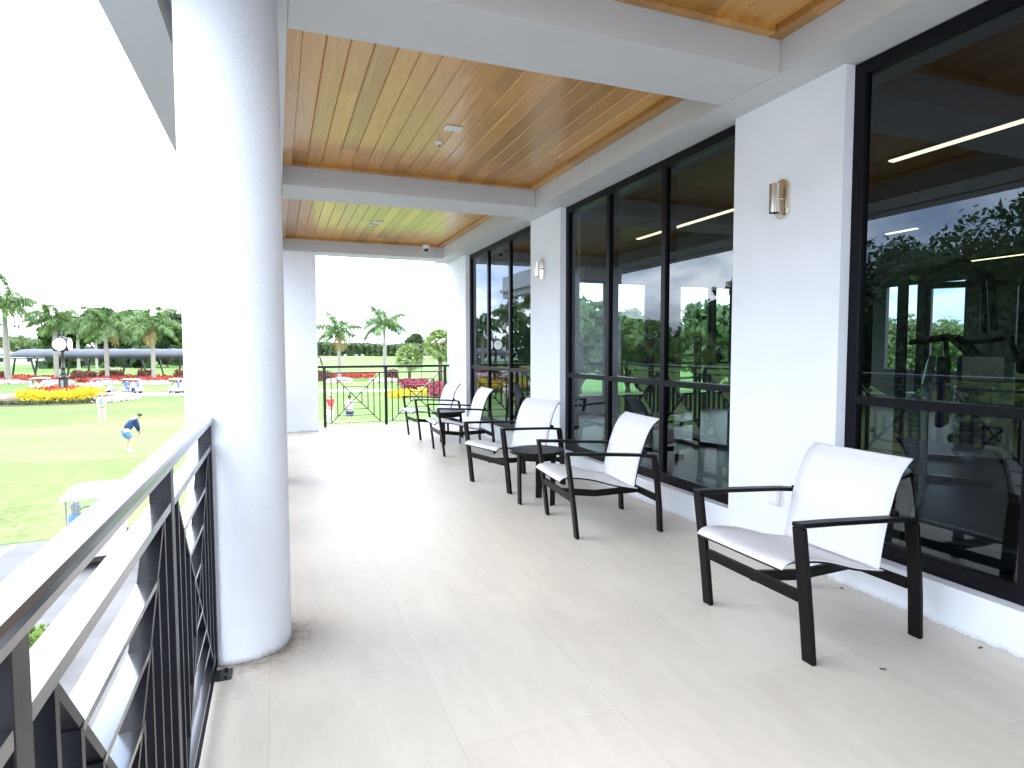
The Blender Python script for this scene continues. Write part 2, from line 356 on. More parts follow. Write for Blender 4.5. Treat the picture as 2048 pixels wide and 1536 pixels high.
so = bpy.data.objects.new('sun', sd); COL.objects.link(so)
sdir = Vector((math.sin(SUN_AZ)*math.cos(SUN_EL), math.cos(SUN_AZ)*math.cos(SUN_EL), math.sin(SUN_EL)))
so.rotation_euler = sdir.to_track_quat('Z', 'Y').to_euler()
sc.view_settings.view_transform = 'Standard'; sc.view_settings.look = 'None'; sc.view_settings.gamma = 1
sc.view_settings.exposure = 1.45
sc.render.engine = 'CYCLES'; sc.cycles.use_denoising = True
sc.cycles.max_bounces = 10; sc.cycles.diffuse_bounces = 5; sc.cycles.transparent_max_bounces = 12; sc.cycles.glossy_bounces = 4
sc.cycles.sample_clamp_indirect = 10

# ------------------------------------------------------------------ clubhouse
XW, XG, ZS, ZC, XB = 3.0, 3.1, 2.945, 3.13, 2.755
XI, XM0 = .085, -.38
YS = [(-.78, -.28), (2.805, 3.30), (6.364, 6.92), (10.48, 10.9)]
Y0, Y1 = -4.2, 11.1
floor = struct(obj('terrace_floor', box(B(), -.265, 3.16, Y0, Y1, -.16, 0), 'tile'))
club = thing('clubhouse', 'white stucco clubhouse with an upper terrace, round columns and wood ceiling bays', 'building', (0, 0, -3.85))
def cpart(name, bm, m, smooth=False, bev=0, parent=None):
    o = obj(name, bm, m, parent or club, smooth, bev)
    if parent is None: o.location = (0, 0, 3.85)
    return o
bm = B(); box(bm, -.345, -.267, Y0, Y1+.1, -.5, -.012); cpart('edge_flashing', bm, 'frame')
bm = B(); box(bm, -.34, 13.0, Y0, Y1+.09, -.52, -.165); cpart('floor_slab', bm, 'stucco')
bm = B(); box(bm, 1.2, 13.0, Y0, Y1, -3.85, -.525); cpart('lower_storey', bm, 'stucco')
# wall: piers, sills, all between window openings
WIN = [(-.23, 2.572), (3.448, 6.235), (7.09, 9.905)]
bm = B()
piers = [(Y0, -.23), (2.572, 3.448), (6.235, 7.09), (9.905, Y1)]
for a, b in piers: box(bm, XW, 3.25, a, b, 0, ZS-.002)
for a, b in WIN: box(bm, XW, 3.25, a, b, 0, .205)
cpart('wall', bm, 'stucco')
bm = B(); box(bm, XB, 3.26, Y0, Y1, ZS, 3.45); cpart('wall_beam', bm, 'beamw')
for a, b in YS:
    bm = B(); box(bm, XI, XB-.002, a, b, ZS, 3.45); cpart('cross_beam', bm, 'beamw', bev=.004)
bm = B(); box(bm, XM0, XI-.002, Y0, Y1-.2, ZS, 3.45); cpart('column_beam', bm, 'beamw')
bm = B(); box(bm, -.725, -.475, Y0, 18, ZS, 3.6)
box(bm, -.472, XM0-.002, Y0, 18, 3.12, 3.2)
cpart('eave_fascia', bm, 'beamw')
bm = B(); box(bm, -.9, 13.0, Y0-.2, Y1+.1, 3.62, 3.8); cpart('roof', bm, 'stucco')
def column(cx, cy):
    bm = B(); n = 48; r = .209
    lathe(bm, [(r+.002, .0), (r, .03), (r, 1.0), (r, 2.0), (r, ZS-.001)], (cx, cy, 0), n)
    return cpart('column', bm, 'stucco', True)
for cy in (3.003, 6.64, -.55): column(-.172, cy)
bm = B(); box(bm, -.2, .627, Y1-.62, Y1-.01, 0, ZS-.001); cpart('corner_pier', bm, 'stucco', bev=.006)
# wood ceiling bays
bays = [(-.28, 2.805), (3.30, 6.364), (6.92, 10.48)]
for a, b in bays:
    bm = B(); a += .002; b -= .002
    x = XI+.09; k = 0
    while x < XB-.09-.02:
        x1 = min(x+PW, XB-.09); g = .0035
        # V-groove board: bottom face with chamfered edges
        c = .007; z = 3.168
        pr = [(x+.0005, z+c), (x+c, z), (x1-c, z), (x1-.0005, z+c), (x1-.0005, z+.03), (x+.0005, z+.03)]
        lo = [bm.verts.new((p[0], a, p[1])) for p in pr]; hi = [bm.verts.new((p[0], b, p[1])) for p in pr]
        for i in range(6): bm.faces.new((lo[i], lo[(i+1) % 6], hi[(i+1) % 6], hi[i]))
        x += PW
    box(bm, XI, XB, a, b, 3.199, 3.22)
    bmesh.ops.recalc_face_normals(bm, faces=bm.faces)
    wc = cpart('wood_ceiling', bm, 'wood')
    bm = B()
    box(bm, XI, XI+.09, a, b, ZC, ZC+.018); box(bm, XB-.09, XB, a, b, ZC, ZC+.018)
    box(bm, XI+.091, XB-.091, a, a+.055, ZC+.001, ZC+.018); box(bm, XI+.091, XB-.091, b-.055, b, ZC+.001, ZC+.018)
    obj('trim', bm, 'wood', wc, bev=.003)
    bm = B(); box(bm, XI+.07, XI+.0895, a+.06, b-.06, ZC+.019, 3.174); box(bm, XB-.0895, XB-.07, a+.06, b-.06, ZC+.019, 3.174)
    box(bm, XI+.09, XB-.09, a+.036, a+.054, ZC+.019, 3.174); box(bm, XI+.09, XB-.09, b-.054, b-.036, ZC+.019, 3.174)
    obj('trim', bm, 'wood', wc)
# windows
def window(y0, y1):
    w_ = cpart('window', B(), 'frame'); bpy.data.objects.remove(w_)
    n = 3; bm = B(); fw_ = .07
    xs = (XG-.03, XG+.085)
    box(bm, *xs, y0, y0+fw_, .206, ZS-.003); box(bm, *xs, y1-fw_, y1, .206, ZS-.003)
    box(bm, *xs, y0+fw_, y1-fw_, .206, .29); box(bm, *xs, y0+fw_, y1-fw_, ZS-.075, ZS-.003)
    fr = cpart('window', bm, 'frame', bev=.003)
    pitch = (y1-y0)/n; bm = B()
    cells = []
    for k in range(n):
        a = y0+fw_ if k == 0 else y0+pitch*k+.03; b = y1-fw_ if k == n-1 else y0+pitch*(k+1)-.03
        cells.append((a, b)); box(bm, xs[0]+.002, xs[1]-.002, a, b, 1.035, 1.085)
        if k: box(bm, xs[0]+.001, xs[1]-.001, y0+pitch*k-.03, y0+pitch*k+.03, .291, ZS-.076)
    obj('mullion', bm, 'frame', fr, bev=.002)
    for a, b in cells:
        for z0, z1 in ((.292, 1.034), (1.086, ZS-.077)):
            t = rnd.uniform(-.0006, .0006)
            q = B(); q.faces.new([q.verts.new(p) for p in ((XG-.005+t, a, z0), (XG-.005+t, b, z0), (XG-.005-t, b, z1), (XG-.005-t, a, z1))])
            obj('pane', q, 'glass', fr)
for a, b in WIN: window(a, b)

# interior room behind the glass
RX, RZ = 13.0, 2.9
room = thing('gym_room', 'dim fitness room behind the tinted terrace windows', 'room', (3.3, 5, 0))
def rpart(name, bm, m, parent=None):
    o = obj(name, bm, m, parent or room)
    if parent is None: o.location = (-3.3, -5, 0)
    return o
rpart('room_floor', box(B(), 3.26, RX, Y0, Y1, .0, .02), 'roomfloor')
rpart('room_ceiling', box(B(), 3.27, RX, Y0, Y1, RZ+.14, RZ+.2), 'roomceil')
bm = B(); yy_ = Y0; eops = [(8.2, 8.9), (8.98, 9.9)]
for a, b in eops:
    box(bm, RX, RX+.1, yy_, a, 0, 3.1); box(bm, RX, RX+.1, a, b, 0, .9); box(bm, RX, RX+.1, a, b, 2.75, 3.1); yy_ = b
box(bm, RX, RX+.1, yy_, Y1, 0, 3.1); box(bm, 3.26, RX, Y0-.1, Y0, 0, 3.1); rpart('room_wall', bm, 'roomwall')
ops = [(5.55, 6.35), (6.5, 7.35), (8.15, 9.0), (9.1, 10.4), (10.6, 12.4)]
bm = B(); x = 3.26
for a, b in ops:
    box(bm, x, a, Y1-.12, Y1-.001, .02, 3.03); box(bm, a, b, Y1-.12, Y1-.001, .02, .35); box(bm, a, b, Y1-.12, Y1-.001, 2.75, 3.03); x = b
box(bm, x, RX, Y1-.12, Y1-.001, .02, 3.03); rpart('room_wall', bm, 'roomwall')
for a, b in ops:
    bm = B(); box(bm, a, a+.05, Y1-.09, Y1-.03, .35, 2.75); box(bm, b-.05, b, Y1-.09, Y1-.03, .35, 2.75); box(bm, a+.05, b-.05, Y1-.09, Y1-.03, .35, .4); box(bm, a+.05, b-.05, Y1-.09, Y1-.03, 2.7, 2.75); box(bm, a+.05, b-.05, Y1-.088, Y1-.032, 1.03, 1.08)
    f_ = rpart('window', bm, 'frame')
    q = B(); q.faces.new([q.verts.new(p) for p in ((a+.05, Y1-.06, .4), (b-.05, Y1-.06, .4), (b-.05, Y1-.06, 2.7), (a+.05, Y1-.06, 2.7))]); obj('pane', q, 'clear', f_)
lampn = 0
for x, y0, y1, z, lb in [(5.07, 4.15, 7.87, 3.0, 'long lit linear lamp seen through the upper middle window'), (5.07, -.5, 3.86, 3.0, 'long lit linear lamp seen high through the nearest window'),
                     (8.2, 5.83, 6.27, 3.0, 'short lit linear lamp seen through the nearest window near its left frame'), (12.2, 3.6, 7.9, 3.0, 'thin lit linear lamp lowest and deepest in the nearest window')]:
    t = thing('linear_lamp', lb, 'ceiling lamp', (x, (y0+y1)/2, z), 0, 'linear lamps in the fitness room'); hl = (y1-y0)/2
    obj('housing', box(B(), -.04, .04, -hl-.01, hl+.01, 0, .05), 'darkp', t); obj('diffuser', box(B(), -.03, .03, -hl, hl, -.012, -.001), 'lamp', t)

# gym machines
def cable_machine(loc, rz, lb):
    t = thing('exercise_machine', lb, 'gym machine', loc, rz, 'exercise machines behind the windows')
    bm = B(); box(bm, -.6, .6, -.05, .05, 0, .06); box(bm, -.05, .05, -.7, .7, 0, .055)
    for x in (-.45, .45): box(bm, x-.04, x+.04, -.04, .04, .06, 2.05)
    box(bm, -.5, .5, -.045, .045, 2.05, 2.12)
    tube(bm, [(0, -.1, 2.1), (0, -.4, 2.2), (.0, -.62, 2.0), (0, -.66, 1.5)], .035); tube(bm, [(0, 0, 1.4), (.3, -.35, 1.45), (.3, -.6, 1.2)], .03); tube(bm, [(0, 0, 1.4), (-.3, -.35, 1.45), (-.3, -.6, 1.2)], .03)
    obj('frame', bm, 'gym', t)
    bm = B()
    for k in range(14): box(bm, -.15, .15, -.12, .03, .12+k*.055, .165+k*.055)
    obj('weight_stack', bm, 'gymgrey', t)
    obj('seat', box(B(), -.2, .2, -.75, -.35, .42, .5), 'vinyl', t, bev=.03); obj('backrest', box(B(), -.17, .17, -.32, -.24, .55, 1.25), 'vinyl', t, bev=.03)
    return t
cm = cable_machine((6.1, 4.35, .02), R(25), 'dark cable exercise machine behind the nearest window')
dup(cm, (7.6, 4.7, .02), R(-50), 'dark exercise machine deeper in the room behind the nearest window')
dup(cm, (6.0, 6.2, .02), R(-40), 'dark exercise machine behind the middle window')
dup(cm, (8.4, 7.2, .02), R(160), 'dark exercise machine far back behind the middle window')
t = thing('barbell_rack', 'barbell rack with round plates behind the middle window', 'gym rack', (4.9, 6.7, .02), R(20))
bm = B()
for x in (-.55, .55): box(bm, x-.035, x+.035, -.04, .04, 0, 1.5); box(bm, x-.03, x+.03, -.5, .5, 0, .06)
box(bm, -.55, .55, -.03, .03, .3, .36); obj('frame', bm, 'gym', t)
bm = B(); tube(bm, [(-1.0, -.08, 1.25), (1.0, -.08, 1.25)], .015); tube(bm, [(-1.0, -.08, .95), (1.0, -.08, .95)], .015); obj('barbell', bm, 'gymgrey', t)
for z in (1.25, .95):
    for s in (-1, 1): obj('weight_plate', tube(B(), [(s*.75, -.08, z), (s*.80, -.08, z)], .14, 24), 'gym', t)
t = thing('treadmill', 'grey treadmill with slanted console behind the nearest window', 'treadmill', (4.55, 2.75, .02), R(-60))
obj('deck', box(B(), -.35, .35, -.9, .8, .05, .2), 'gym', t, bev=.03)
bm = B(); [tube(bm, [(s*.36, .7, .15), (s*.38, .85, 1.1), (s*.33, .75, 1.25), (s*.33, .3, 1.05)], .03) for s in (-1, 1)]; obj('handrail', bm, 'gymgrey', t)
obj('console', bar(B(), (0, .72, 1.08), (0, .80, 1.26), .26, .03, (0, 1, 0)), 'concrete', t)
t = thing('exercise_bench', 'slanted dark weight bench behind the nearest window', 'weight bench', (4.3, 3.9, .02), R(60))
obj('backrest', bar(B(), (0, -.1, .45), (0, .6, 1.0), .3, .07), 'vinyl', t, bev=.02); obj('seat', box(B(), -.16, .16, -.55, -.15, .4, .47), 'vinyl', t, bev=.02)
bm = B(); box(bm, -.03, .03, -.6, .6, .03, .09); box(bm, -.3, .3, .55, .61, 0, .06); box(bm, -.25, .25, -.62, -.56, 0, .06); box(bm, -.03, .03, -.4, -.34, .09, .4); box(bm, -.03, .03, .3, .36, .09, .68); obj('frame', bm, 'gym', t)

# ------------------------------------------------------------------ railings
def railing(label, origin, rz, posts, L0, L1, plates=(), grp='black metal railings round the terrace'):
    """local x runs along the rail; panels between consecutive posts"""
    t = thing('railing', label, 'railing', origin, rz, grp)
    bm = B()
    pr = [(-.030, 1.045), (.030, 1.045), (.034, 1.050), (.034, 1.062), (.031, 1.070), (.024, 1.075), (.010, 1.0765), (-.010, 1.0765), (-.024, 1.075), (-.031, 1.070), (-.034, 1.062), (-.034, 1.050)]
    a = [bm.verts.new((L0, p[0], p[1])) for p in pr]; b = [bm.verts.new((L1, p[0], p[1])) for p in pr]; n = len(pr)
    for i in range(n): bm.faces.new((a[i], a[(i+1) % n], b[(i+1) % n], b[i]))
    bm.faces.new(list(reversed(a))); bm.faces.new(b)
    box(bm, L0, L1, -.012, .012, 1.03, 1.0445)
    bmesh.ops.recalc_face_normals(bm, faces=bm.faces)
    obj('top_rail', bm, 'gloss' if rz else 'black', t, bev=0)
    for p in posts:
        bm = B(); box(bm, p-.025, p+.025, -.025, .025, .006, 1.044); obj('post', bm, 'black', t, bev=.002)
    for p in plates:
        bm = B(); box(bm, p-.045, p+.045, -.085, -.022, .0, .0055)
        for s in (-1, 1): tube(bm, [(p+s*.03, -.06, .004), (p+s*.03, -.06, .016)], .008, 6)
        obj('base_plate', bm, 'black', t, bev=.001)
    pb = sorted(set([L0]+list(posts)+[L1]))
    for a0, a1 in zip(pb, pb[1:]):
        a = a0+(.0255 if a0 in posts else 0); b = a1-(.0255 if a1 in posts else 0)
        if b-a < .15: continue
        bm = B(); D = .022; th = .0075
        box(bm, a, b, -D-.002, D+.002, .935, .957, 1)           # sub-top bar
        box(bm, a, b, -D, D, .06, .072, 1)                      # bottom bar
        full = (b-a) > .7
        m = (.0855 if full else .04); za, zb = .0725, .9345; x0, x1 = a+m, b-m
        W = x1-x0; Hh = zb-za
        if full:
            box(bm, x0-th, x0+th, -D, D, za, zb); box(bm, x1-th, x1+th, -D, D, za, zb)
            nx = 4
            for k in range(1, 4):
                fx, fz = W*k/8.0, Hh*k/7.6
                l, r, lo, hi = x0+fx, x1-fx, za+fz, zb-fz
                e = .0077
                box(bm, l-th, l+th, -D+.001, D-.001, lo, hi); box(bm, r-th, r+th, -D+.001, D-.001, lo, hi)
                box(bm, l+e, r-e, -D+.0015, D-.0015, lo, lo+.013, 1); box(bm, l+e, r-e, -D+.0015, D-.0015, hi-.013, hi, 1)
            bar(bm, (x0+.004, 0, za+.004), (x1-.004, 0, zb-.004), .041, .016, (0, 0, 1)); bar(bm, (x0+.004, 0, zb-.004), (x1-.004, 0, za+.004), .039, .016, (0, 0, 1))
        else:
            for k in range(3): xx = a+(b-a)*(k+.5)/3; box(bm, xx-th, xx+th, -D, D, za, zb)
        obj('panel', bm, ['black', 'gloss' if rz else 'black'], t)
    return t
railing('black railing across the far end of the terrace', (0, 11.0, 0), 0, [.763, 1.823, 2.92], .632, 2.995)
# local x -> world +Y ; local y -> world -X
def yrail(label, y0, y1, posts, plates=()):
    return railing(label, (-.2875, 0, 0), R(90), posts, y0, y1, plates)
yrail('black railing beside the camera ending at the nearest round column', -.33, 2.86, [-.33, .78, 1.79, 2.815], [2.715])
yrail('black railing between the near and the far round column', 3.17, 6.48, [3.22, 4.28, 5.34, 6.43])
yrail('black railing between the second round column and the far corner pier', 6.82, 10.47, [6.87, 8.05, 9.23, 10.42])
yrail('black railing behind the camera beside the rear column', -4.2, -.78, [-4.1, -3.0, -1.9, -.83])

# ------------------------------------------------------------------ chairs
def ribbon(bm, pts, w, th, mi=0):
    """flat strip swept along pts in XZ, width w along Y, thickness th"""
    n = len(pts); rows = []
    for i, p in enumerate(pts):
        q = Vector((p[0], 0, p[1])); a = pts[max(i-1, 0)]; b = pts[min(i+1, n-1)]
        t = Vector((b[0]-a[0], 0, b[1]-a[1])).normalized(); nn = Vector((-t.z, 0, t.x))
        y = p[2] if len(p) > 2 else 0
        rows.append([bm.verts.new(q+nn*s*th/2+Vector((0, e*w/2+y, 0))) for s, e in ((-1, -1), (-1, 1), (1, 1), (1, -1))])
    for i in range(n-1):
        for k in range(4): bm.faces.new((rows[i][k], rows[i][(k+1) % 4], rows[i+1][(k+1) % 4], rows[i+1][k]))
    bm.faces.new(list(reversed(rows[0]))); bm.faces.new(rows[-1])
    bmesh.ops.recalc_face_normals(bm, faces=bm.faces)
    return bm
def make_chair(label):
    t = thing('patio_chair', label, 'chair', (0, 0, 0), 0, 'white sling patio chairs along the windows')
    xf, xr, yw = -.33, .33, .328
    for s in (-1, 1):
        y = s*yw
        bm = B(); ribbon(bm, [(xf, 0, y), (xf-.022, .2, y), (xf-.05, .42, y), (xf-.075, .60, y)], .062, .024); obj('leg', bm, 'bronze', t, bev=.005)
        bm = B(); ribbon(bm, [(xr, 0, y), (xr-.01, .2, y), (xr-.03, .4, y), (xr-.052, .552, y)], .062, .024); obj('leg', bm, 'bronze', t, bev=.005)
        bm = B(); ribbon(bm, [(xf-.090, .612, y), (xf+.12, .602, y), (xr-.2, .581, y), (xr-.044, .563, y)], .058, .020); obj('armrest', bm, 'bronze', t, bev=.005)
    bm = B(); bar(bm, (xf-.03, -yw+.032, .285), (xf-.03, yw-.032, .285), .05, .024, (1, 0, 0)); bar(bm, (xr-.015, -yw+.032, .245), (xr-.015, yw-.032, .245), .05, .024, (1, 0, 0))
    bar(bm, (xf-.017, 0, .27), (-.05, 0, .235), .028, .05); bar(bm, (-.05, 0, .235), (xr-.03, 0, .245), .028, .049)
    obj('stretcher', bm, 'bronze', t, bev=.004)
    def spl(P, n=22):
        out = []
        for i in range(len(P)-1):
            p0 = P[max(i-1, 0)]; p1 = P[i]; p2 = P[i+1]; p3 = P[min(i+2, len(P)-1)]
            for k in range(n//(len(P)-1)+1):
                u = k/(n//(len(P)-1)+1)
                out.append(tuple(.5*((2*p1[j])+(-p0[j]+p2[j])*u+(2*p0[j]-5*p1[j]+4*p2[j]-p3[j])*u*u+(-p0[j]+3*p1[j]-3*p2[j]+p3[j])*u**3) for j in (0, 1)))
        out.append(P[-1]); return out
    seat = spl([(xf-.115, .405), (xf-.085, .428), (xf-.02, .432), (xf+.14, .408), (xf+.33, .352), (xf+.50, .318)])
    back = spl([(xf+.47, .33), (xf+.492, .45), (xf+.525, .58), (xf+.565, .695), (xf+.612, .778), (xf+.672, .832)])
    def sling(P, sag, wid):
        bm = B(); rows = []
        for i, p in enumerate(P):
            e = math.sin(math.pi*i/(len(P)-1))**.5 if 0 < i < len(P)-1 else 0
            a = P[max(i-1, 0)]; b = P[min(i+1, len(P)-1)]; tt = Vector((b[0]-a[0], 0, b[1]-a[1])).normalized(); nn = Vector((tt.z, 0, -tt.x))
            rows.append([bm.verts.new(Vector((p[0], wid/2*(2*k/8-1), p[1]))+nn*sag*e*(1-(2*k/8-1)**2)) for k in range(9)])
        for i in range(len(rows)-1):
            for k in range(8): bm.faces.new((rows[i][k], rows[i][k+1], rows[i+1][k+1], rows[i+1][k]))
        return bm
    o = obj('seat', sling(seat, .015, .56), 'sling', t, True); sd_ = o.modifiers.new('s', 'SOLIDIFY'); sd_.thickness = .005
    o = obj('backrest', sling(back, .018, .56), 'sling', t, True); sd_ = o.modifiers.new('s', 'SOLIDIFY'); sd_.thickness = .005
    bm = B()
    for s in (-1, 1):
        tube(bm, [(p[0]+.004, s*.262, p[1]-.009) for p in seat[2:]], .006, 6)
        tube(bm, [(p[0]+.010, s*.264, p[1]-.004) for p in back[:-1]], .006, 6)
        bar(bm, (xf+.545, s*.262, .592), (xf+.545, s*.30, .588), .03, .02)
    tube(bm, [(seat[3][0], -.268, seat[3][1]-.02), (seat[3][0], .268, seat[3][1]-.02)], .008, 6)
    tube(bm, [(xf+.49, -.268, .315), (xf+.49, .268, .315)], .008, 6)
    obj('seat_frame', bm, 'bronze', t, True)
    return t
c1 = make_chair('white sling armchair nearest the camera, in front of the wall outlet and largest window')
c1.location = (2.44, 2.235, 0); c1.rotation_euler.z = R(0)
dup(c1, (2.334, 4.105, 0), R(-5.9), 'white sling armchair beside the nearer round table, on its near side, before the middle window')
dup(c1, (2.2455, 5.655, 0), R(14.7), 'white sling armchair just beyond the nearer round table, turned towards the pier')
dup(c1, (2.291, 7.716, 0), R(-2), 'white sling armchair on the near side of the farther round table')
dup(c1, (2.283, 9.228, 0), R(4), 'farthest white sling armchair, by the end railing')
def side_table(loc, rz, label):
    t = thing('side_table', label, 'table', loc, rz, 'round black side tables between the chairs')
    bm = B(); lathe(bm, [(.20, .445), (.238, .448), (.245, .458), (.245, .468), (.238, .474), (.0005, .474)], n=48); obj('tabletop', bm, 'bronze', t, bev=0)
    bm = B(); n = 32
    for k in range(n):
        a, b = 2*math.pi*k/n, 2*math.pi*(k+1)/n; bar(bm, (.165*math.cos(a), .165*math.sin(a), .415), (.165*math.cos(b), .165*math.sin(b), .415), .012, .045)
    obj('ring', bm, 'bronze', t)
    for k in range(3):
        a = k*2*math.pi/3; c, s = math.cos(a), math.sin(a)
        bm = B(); bar(bm, (.165*c, .165*s, 0), (.172*c, .172*s, .445), .058, .02, (c, s, 0)); obj('leg', bm, 'bronze', t, bev=.004)
    return t
st = side_table((2.118, 4.86, 0), math.atan2(-.155, .092), 'round black side table nearer the camera, between two armchairs')
dup(st, (2.28, 8.42, 0), R(110), 'farther round black side table, between the two last armchairs')

# ------------------------------------------------------------------ fittings
def sconce(loc, lb):
    t = thing('wall_sconce', lb, 'wall lamp', loc, 0, 'champagne metal sconces on the piers')
    def stad(x0, x1, hw, hh, n=10):
        bm = B(); pr = [(hw*math.cos(a), (hh-hw)+hw*math.sin(a)) for a in [math.pi*k/n for k in range(n+1)]]
        pr += [(-y, -z) for y, z in pr]
        a = [bm.verts.new((x0, y, z)) for y, z in pr]; b = [bm.verts.new((x1, y, z)) for y, z in pr]; m = len(pr)
        for i in range(m): bm.faces.new((a[i], a[(i+1) % m], b[(i+1) % m], b[i]))
        bm.faces.new(a); bm.faces.new(list(reversed(b))); bmesh.ops.recalc_face_normals(bm, faces=bm.faces); return bm
    obj('back_plate', stad(-.022, -.001, .058, .125), 'brass', t, bev=.003)
    bm = B(); tube(bm, [(-.075, 0, -.088), (-.075, 0, .088)], .032, 28, cap=False); tube(bm, [(-.075, 0, .088), (-.075, 0, -.088)], .028, 28, cap=False)
    obj('tube', bm, 'brass', t, True)
    bm = B(); tube(bm, [(-.02, 0, .005), (-.05, 0, .005)], .008, 10); tube(bm, [(-.075, 0, .0), (-.075, 0, .01)], .0265, 20); obj('bracket', bm, 'brass', t)
    return t
s1 = sconce((XW, 3.0, 2.29), 'tall oval metal sconce on the nearest pier above the outlet')
dup(s1, (XW, 6.70, 2.31), 0, 'small-looking farther metal sconce on the pier between middle and last window')
t = thing('outlet_cover', 'white weatherproof outlet cover low on the nearest pier', 'outlet', (XW, 2.99, .42))
obj('back_plate', box(B(), -.012, -.0005, -.045, .045, -.075, .075), 'plastic', t, bev=.004)
obj('cover', box(B(), -.05, -.0125, -.038, .038, -.068, .068), 'plastic', t, bev=.012)
obj('hinge', tube(B(), [(-.03, .043, -.06), (-.03, .043, .06)], .005, 8), 'chrome', t)
def ceil_plate(loc, lb):
    t = thing('ceiling_vent', lb, 'vent', loc, 0, 'white plates on the wood ceiling')
    obj('plate', box(B(), -.07, .07, -.055, .055, -.008, 0), 'plastic', t, bev=.002)
    bm = B(); [box(bm, -.055, .055, -.04+k*.018, -.03+k*.018, -.011, -.0085) for k in range(5)]; obj('slats', bm, 'plastic', t); return t
v1 = ceil_plate((1.39, 4.92, 3.1675), 'white rectangular vent plate on the nearer wood ceiling bay')
dup(v1, (1.39, 8.85, 3.1675), 0, 'white vent plate on the far wood ceiling bay')
def sprink(loc, lb):
    t = thing('sprinkler', lb, 'sprinkler', loc, 0, 'ceiling sprinklers')
    obj('escutcheon', lathe(B(), [(.012, -.02), (.035, -.012), (.042, -.001), (.042, 0)], n=24), 'plastic', t, True)
    bm = B(); tube(bm, [(0, 0, -.01), (0, 0, -.05)], .008, 8); lathe(bm, [(.018, -.052), (.018, -.049)], n=12); obj('head', bm, 'chrome', t); return t
sp1 = sprink((1.37, 5.3, 3.1675), 'small round sprinkler beside the vent plate on the nearer wood ceiling')
dup(sp1, (1.34, 9.1, 3.1675), 0, 'small sprinkler beside the vent plate on the far wood ceiling')
t = thing('security_camera', 'white dome security camera at the far corner of the wood ceiling', 'camera', (2.42, 10.30, ZC))
obj('housing', lathe(B(), [(.045, -.07), (.052, -.06), (.055, -.005), (.062, -.004), (.062, 0)], n=28), 'plastic', t, True)
bm = B(); bmesh.ops.create_uvsphere(bm, u_segments=20, v_segments=12, radius=.04); bmesh.ops.translate(bm, verts=bm.verts, vec=(0, -.012, -.072)); obj('dome', bm, 'darkp', t, True)
# dry leaf bits on the floor by the wall
for i, (x, y, lb) in enumerate([(2.93, 1.72, 'curled brown leaf scrap at the wall foot nearest the camera'), (2.94, 2.45, 'small brown leaf scrap at the wall foot behind the nearest armchair'), (2.35, 1.75, 'thin dark twig lying on the tiles under the nearest armchair side')]):
    bm = B(); ps = [Vector((.013*math.cos(k*.7+i), .007*math.sin(k*.7+i)+.004*math.sin(k*2), .002+.005*abs(math.sin(k*1.3)))) for k in range(9)]
    f = bm.faces.new([bm.verts.new(p) for p in ps]); 
    o = obj('leaf_litter', bm, 'bark'); o.location = (x, y, .001); o.rotation_euler.z = i*1.3; tag(o, lb, 'dead leaf', 'leaf scraps on the tiles')
    o.modifiers.new('s', 'SOLIDIFY').thickness = .0015

# ------------------------------------------------------------------ ground
bm = B(); ys = [-60, 0, 19.7, 20.3]+[21+i for i in range(8)]+[30, 36, 42]+[46+2*i for i in range(15)]+[80, 100, 130]+[150+25*i for i in range(10)]+[450, 600, 1000, 2500]
xs = [-2500, -900, -500]+[-300+20*i for i in range(31)]+[500, 900, 2500]
g = [[bm.verts.new((x, y, gz(x, y))) for x in xs] for y in ys]
for j in range(len(ys)-1):
    for i in range(len(xs)-1): bm.faces.new((g[j][i], g[j][i+1], g[j+1][i+1], g[j+1][i]))
struct(obj('lawn', bm, 'lawn', smooth=True))
struct(obj('parking_lot', sheet([(-90, -59), (60, -59), (60, 19.9), (-4.23, 19.93), (-7.0, 19.78), (-90, 17.5)], -3.846), 'asphalt'))
bm = drape([(-60, 18.4), (-7, 19.83), (-4.2, 19.98), (60, 20.3), (60, 29.5), (-4, 29.5), (-60, 29)], .008, .5); struct(obj('rough_grass', bm, 'rough'))
pg = [at(x, y) for x, y in [(-300, 885), (0, 860), (180, 848), (368, 833), (620, 838), (900, 852), (1000, 865), (800, 885), (560, 915), (330, 922), (180, 930), (0, 926), (-300, 935)]]
struct(obj('putting_green', drape([(p.x, p.y) for p in pg], .012, 1.0), 'green'))
for a, b in [((-6.66, 19.74), (-6.66, 15.2))]:
    for k in range(-3, 3):
        o = obj('parking_line', box(B(), a[0]+k*2.7-.05, a[0]+k*2.7+.05, 15.2, 19.7, -3.8455, -3.842), 'white'); struct(o)
def strip(name, pts, wid, dz, m):
    bm = B(); rows = []
    for i, p in enumerate(pts):
        a = pts[max(i-1, 0)]; b = pts[min(i+1, len(pts)-1)]; t = Vector((b[0]-a[0], b[1]-a[1])).normalized(); nn = Vector((-t.y, t.x))
        rows.append([bm.verts.new((p[0]+nn.x*wid*s, p[1]+nn.y*wid*s, gz(p[0]+nn.x*wid*s, p[1]+nn.y*wid*s)+dz)) for s in (-.5, .5)])
    for i in range(len(rows)-1): bm.faces.new((rows[i][0], rows[i+1][0], rows[i+1][1], rows[i][1]))
    bmesh.ops.recalc_face_normals(bm, faces=bm.faces)
    bm.normal_update()
    for f in list(bm.faces):
        if f.normal.z < 0: bmesh.ops.reverse_faces(bm, faces=[f])
    return struct(obj(name, bm, m))
P = [at(x, y) for x, y in [(-260, 806), (-120, 797), (0, 790), (120, 788), (250, 788.5), (366, 788.5), (500, 785), (630, 781.5), (760, 781), (900, 784), (1100, 795)]]
strip('road', [(p.x, p.y) for p in P], 5.2, .02, 'concrete')
P = [at(x, y) for x, y in [(140, 777), (160, 772), (185, 768), (200, 764), (203, 758)]]
